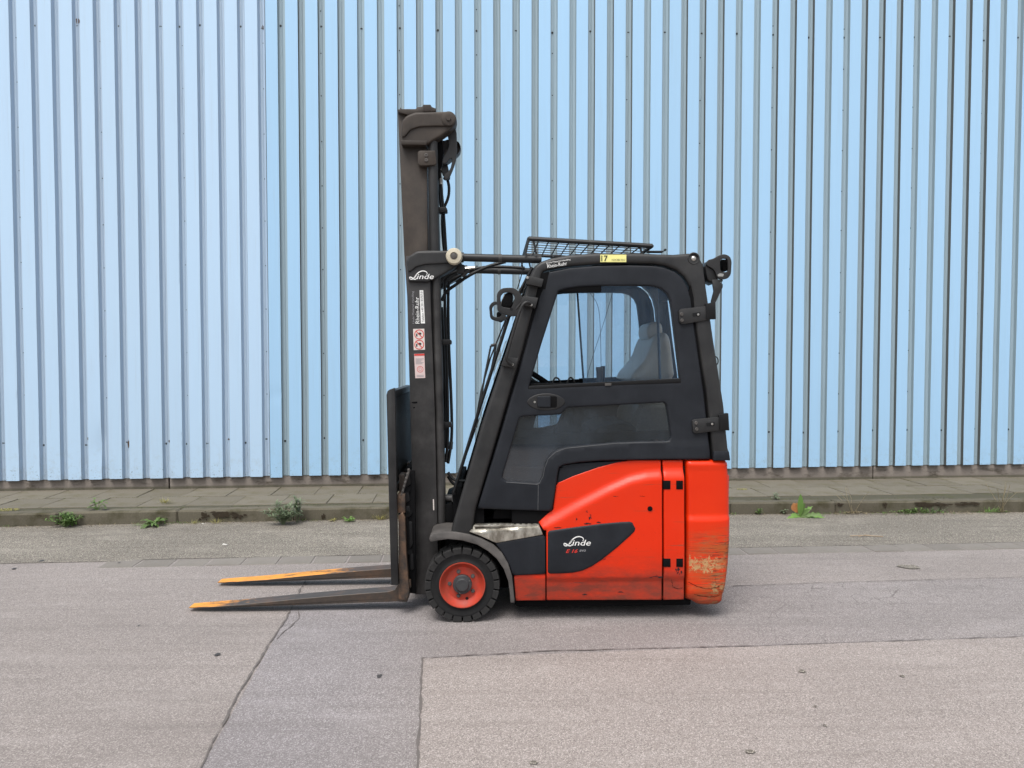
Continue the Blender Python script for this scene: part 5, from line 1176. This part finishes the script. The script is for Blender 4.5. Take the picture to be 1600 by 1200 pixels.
# litter on the road
MAT['paper'] = simple('paper scrap', (.62, .60, .56), .8); MAT['wood'] = simple('dry twig', (.34, .26, .18), .8)
def scrap(px, py, wpx, dpx, h, mat, name, label, cat, seed):
    b = G(px, py, .004); k = b.y/FP; rnd = random.Random(seed); pts = [(math.cos(t*.7)*wpx*k/2*rnd.uniform(.7, 1.1), math.sin(t*.7)*dpx*k/2*rnd.uniform(.7, 1.1)*3) for t in range(9)]
    bm = bmesh.new(); f = bm.faces.new([bm.verts.new((x, y, .002)) for x, y in pts]); r = bmesh.ops.extrude_face_region(bm, geom=[f])
    for v in [g for g in r['geom'] if isinstance(g, bmesh.types.BMVert)]: v.co.z = h*rnd.uniform(.5, 1.2)
    o = link(name, bm, MAT[mat], None, 0); o.location = b; return tag(o, label, cat)
scrap(352, 852, 9, 1.2, .012, 'paper', 'paper_scrap', 'small white paper scrap on the asphalt left of the forks', 'paper scrap', 1)
scrap(318, 819, 6, 1, .01, 'paper', 'paper_scrap', 'tiny white scrap beside the dark stain at the kerb foot', 'paper scrap', 2)
scrap(369, 815, 8, 1.5, .018, 'paper', 'paper_scrap', 'crumpled pale scrap at the kerb right of the dark stain', 'paper scrap', 3)
b = G(1352, 838, .008); bm = tube([(-.12, .01, 0), (-.04, 0, .008), (.03, .004, .004), (.14, -.004, 0)], .004, 6); tube([(-.06, -.01, 0), (.0, .0, .012), (.05, .02, .004)], .003, 5, bm)
o = link('twig', bm, MAT['wood'], None); o.location = b; tag(o, 'pale dry twig on the asphalt right of the forklift', 'twig')
for i, (px, py, w_, h_) in enumerate([(340, 1022, 9, 5), (593, 1056, 10, 7), (834, 1191, 14, 7), (1173, 1174, 18, 7), (1253, 1048, 14, 5), (1410, 1056, 10, 4), (65, 876, 8, 3), (186, 879, 4, 2), (22, 888, 8, 3), (217, 977, 4, 2), (1420, 885, 34, 7), (1274, 1103, 6, 3), (1289, 1133, 7, 4)]):
    b = G(px, py, .009 if px > 655 and py > 1000 else .0055); k = b.y/FP; rnd = random.Random(i); kz = k*b.y/CH
    bm = bmesh.new(); vs = [bm.verts.new((math.cos(t*.45)*w_*k/2*rnd.uniform(.6, 1.15), math.sin(t*.45)*h_*kz/2*rnd.uniform(.6, 1.15), 0)) for t in range(14)]; bm.faces.new(vs)
    o = link('tar_spot', bm, MAT['oil'] if i < 2 or 5 < i < 10 else MAT['strip'], road, 0); o.location = b
# grit, sand and dry bits along the kerb foot
bm = bmesh.new(); rnd = random.Random(11)
for i in range(5200):
    x_ = rnd.uniform(-6, 7.5); y_ = KY(x_)-abs(rnd.gauss(0, .045))+.005; s_ = rnd.uniform(.0015, .0055)*(1.3 if rnd.random() < .1 else 1); z_ = .004
    vs = [bm.verts.new((x_+s_*math.cos(a+i)*rnd.uniform(.7, 1.2), y_+s_*math.sin(a+i)*rnd.uniform(.7, 1.2), z_)) for a in (0, 2.1, 4.2)]; t = bm.verts.new((x_, y_, z_+s_*rnd.uniform(.5, 1.1)))
    for j in range(3): f = bm.faces.new((vs[j], vs[(j+1) % 3], t)); f.material_index = 1 if i % 7 == 0 else 0
MAT['grit'] = simple('pale grit', (.26, .235, .20), .9, 0, .4, 0, 90)
link('grit', bm, [MAT['grit'], MAT['soil']], None, 0, kind='stuff')
bm = bmesh.new()
for i in range(3600):
    x_ = rnd.uniform(-5.5, 6.5); w_ = rnd.random()
    y_ = KY(x_)+KW+rnd.gauss(0, .012) if w_ < .45 else (WY(x_)+.036-abs(rnd.gauss(0, .012)) if w_ < .75 else WY(x_)+.040-.455+rnd.gauss(0, .006)); s_ = rnd.uniform(.002, .007)
    if noise.noise(Vector((x_*1.7, w_ > .45, 4))) < -.12: continue
    vs = [bm.verts.new((x_+s_*math.cos(a+i), y_+s_*math.sin(a+i)*.7, KH-.001)) for a in (0, 1.6, 3.1, 4.7)]; t = bm.verts.new((x_, y_, KH+s_*rnd.uniform(.4, .9)))
    for j in range(4): f = bm.faces.new((vs[j], vs[(j+1) % 4], t)); f.material_index = 0 if i % 3 else 1
MAT['mosscol'] = simple('joint moss', (.075, .085, .030), .95, 0, .4)
link('joint_moss', bm, [MAT['mosscol'], MAT['soil']], None, 0, kind='stuff')
bm = bmesh.new()
for i in range(3000):
    x_ = rnd.uniform(-6, 6.5); y_ = (GY(x_)+(GW if x_ > -2.7 else .17))+rnd.gauss(0, .012); s_ = rnd.uniform(.0015, .004)
    if noise.noise(Vector((x_*2.2, 0, 9))) < -.1: continue
    vs = [bm.verts.new((x_+s_*math.cos(a+i), y_+s_*math.sin(a+i), .004)) for a in (0, 2.1, 4.2)]; t = bm.verts.new((x_, y_, .004+s_*.7))
    for j in range(3): bm.faces.new((vs[j], vs[(j+1) % 3], t))
MAT['sand'] = simple('pale sand grains', (.36, .33, .29), .9, 0, .3, 0, 90)
link('sand', bm, MAT['sand'], None, 0, kind='stuff')
bm = bmesh.new()
for i in range(900):
    c0_ = rnd.choice([-3.9, -3.2, -2.6, -2.2, -1.5, -1.0, 2.2, 2.6, 3.0, 3.5, 4.0, 4.6, -4.2, -.8, 3.8, 4.3]); x_ = rnd.gauss(c0_, .34); y_ = KY(x_)-abs(rnd.gauss(0, .03)); a = rnd.uniform(0, 6.28)
    leaf(bm, (x_, y_, .004), (math.cos(a), math.sin(a)*.5, rnd.uniform(.0, .5)), rnd.uniform(.01, .045), .0022, n=2, bend=.3)
link('dry_grass', bm, MAT['dry'], None, 0, kind='stuff')
bm = bmesh.new()
for i in range(1500):
    x_ = rnd.uniform(-5, 6)
    if noise.noise(Vector((x_*1.9, 3, 1))) < .08: continue
    y_ = KY(x_)-abs(rnd.gauss(0, .018))-.002; a = rnd.uniform(0, 6.28)
    leaf(bm, (x_, y_, .004), (math.cos(a), math.sin(a)*.5, rnd.uniform(.1, 1.6)), rnd.uniform(.01, .034), .0028, n=2, bend=.4)
link('low_growth', bm, MAT['green'], None, 0, kind='stuff')
# dark damp stains where the kerb has broken away
MAT['damp'] = simple('damp mossy dirt', (.030, .021, .011), .95, 0, .5, .6)
bm = bmesh.new()
for i, (px, py, rx, rz) in enumerate([(318, 807, .035, .035), (345, 803, .09, .03), (370, 806, .05, .03), (63, 802, .03, .01), (505, 808, .02, .02), (1305, 786, .035, .012), (1374, 784, .02, .022), (1440, 783, .12, .02), (1495, 782, .10, .018), (1597, 782, .04, .014), (1060+400, 785, .08, .014)]):
    d = ray(px, py); n_ = Vector((-math.sin(WANG), math.cos(WANG), 0)); o0 = Vector((0, KY(0), 0)); t = (o0-CO).dot(n_)/d.dot(n_); q = CO+d*t
    rnd2 = random.Random(i+300)
    for j in range(26):
        u_ = rnd2.gauss(0, .5)*rx; v_ = rnd2.gauss(0, .55)*rz; kk = rnd2.uniform(.1, .45); vs = []
        for a in range(9):
            ex = u_+math.cos(a*.698)*rx*kk*rnd2.uniform(.4, 1.3); ez = v_+math.sin(a*.698)*rz*kk*rnd2.uniform(.5, 1.5); X_ = q.x+ex*math.cos(WANG); vs.append(bm.verts.new((X_, KY(X_)-.0055-j*.00008, max(.010, min(KH-.010, q.z+ez)))))
        bm.faces.new(vs)
link('kerb_stain', bm, MAT['damp'], sidewalk, 0)
print('objects', len(bpy.data.objects))
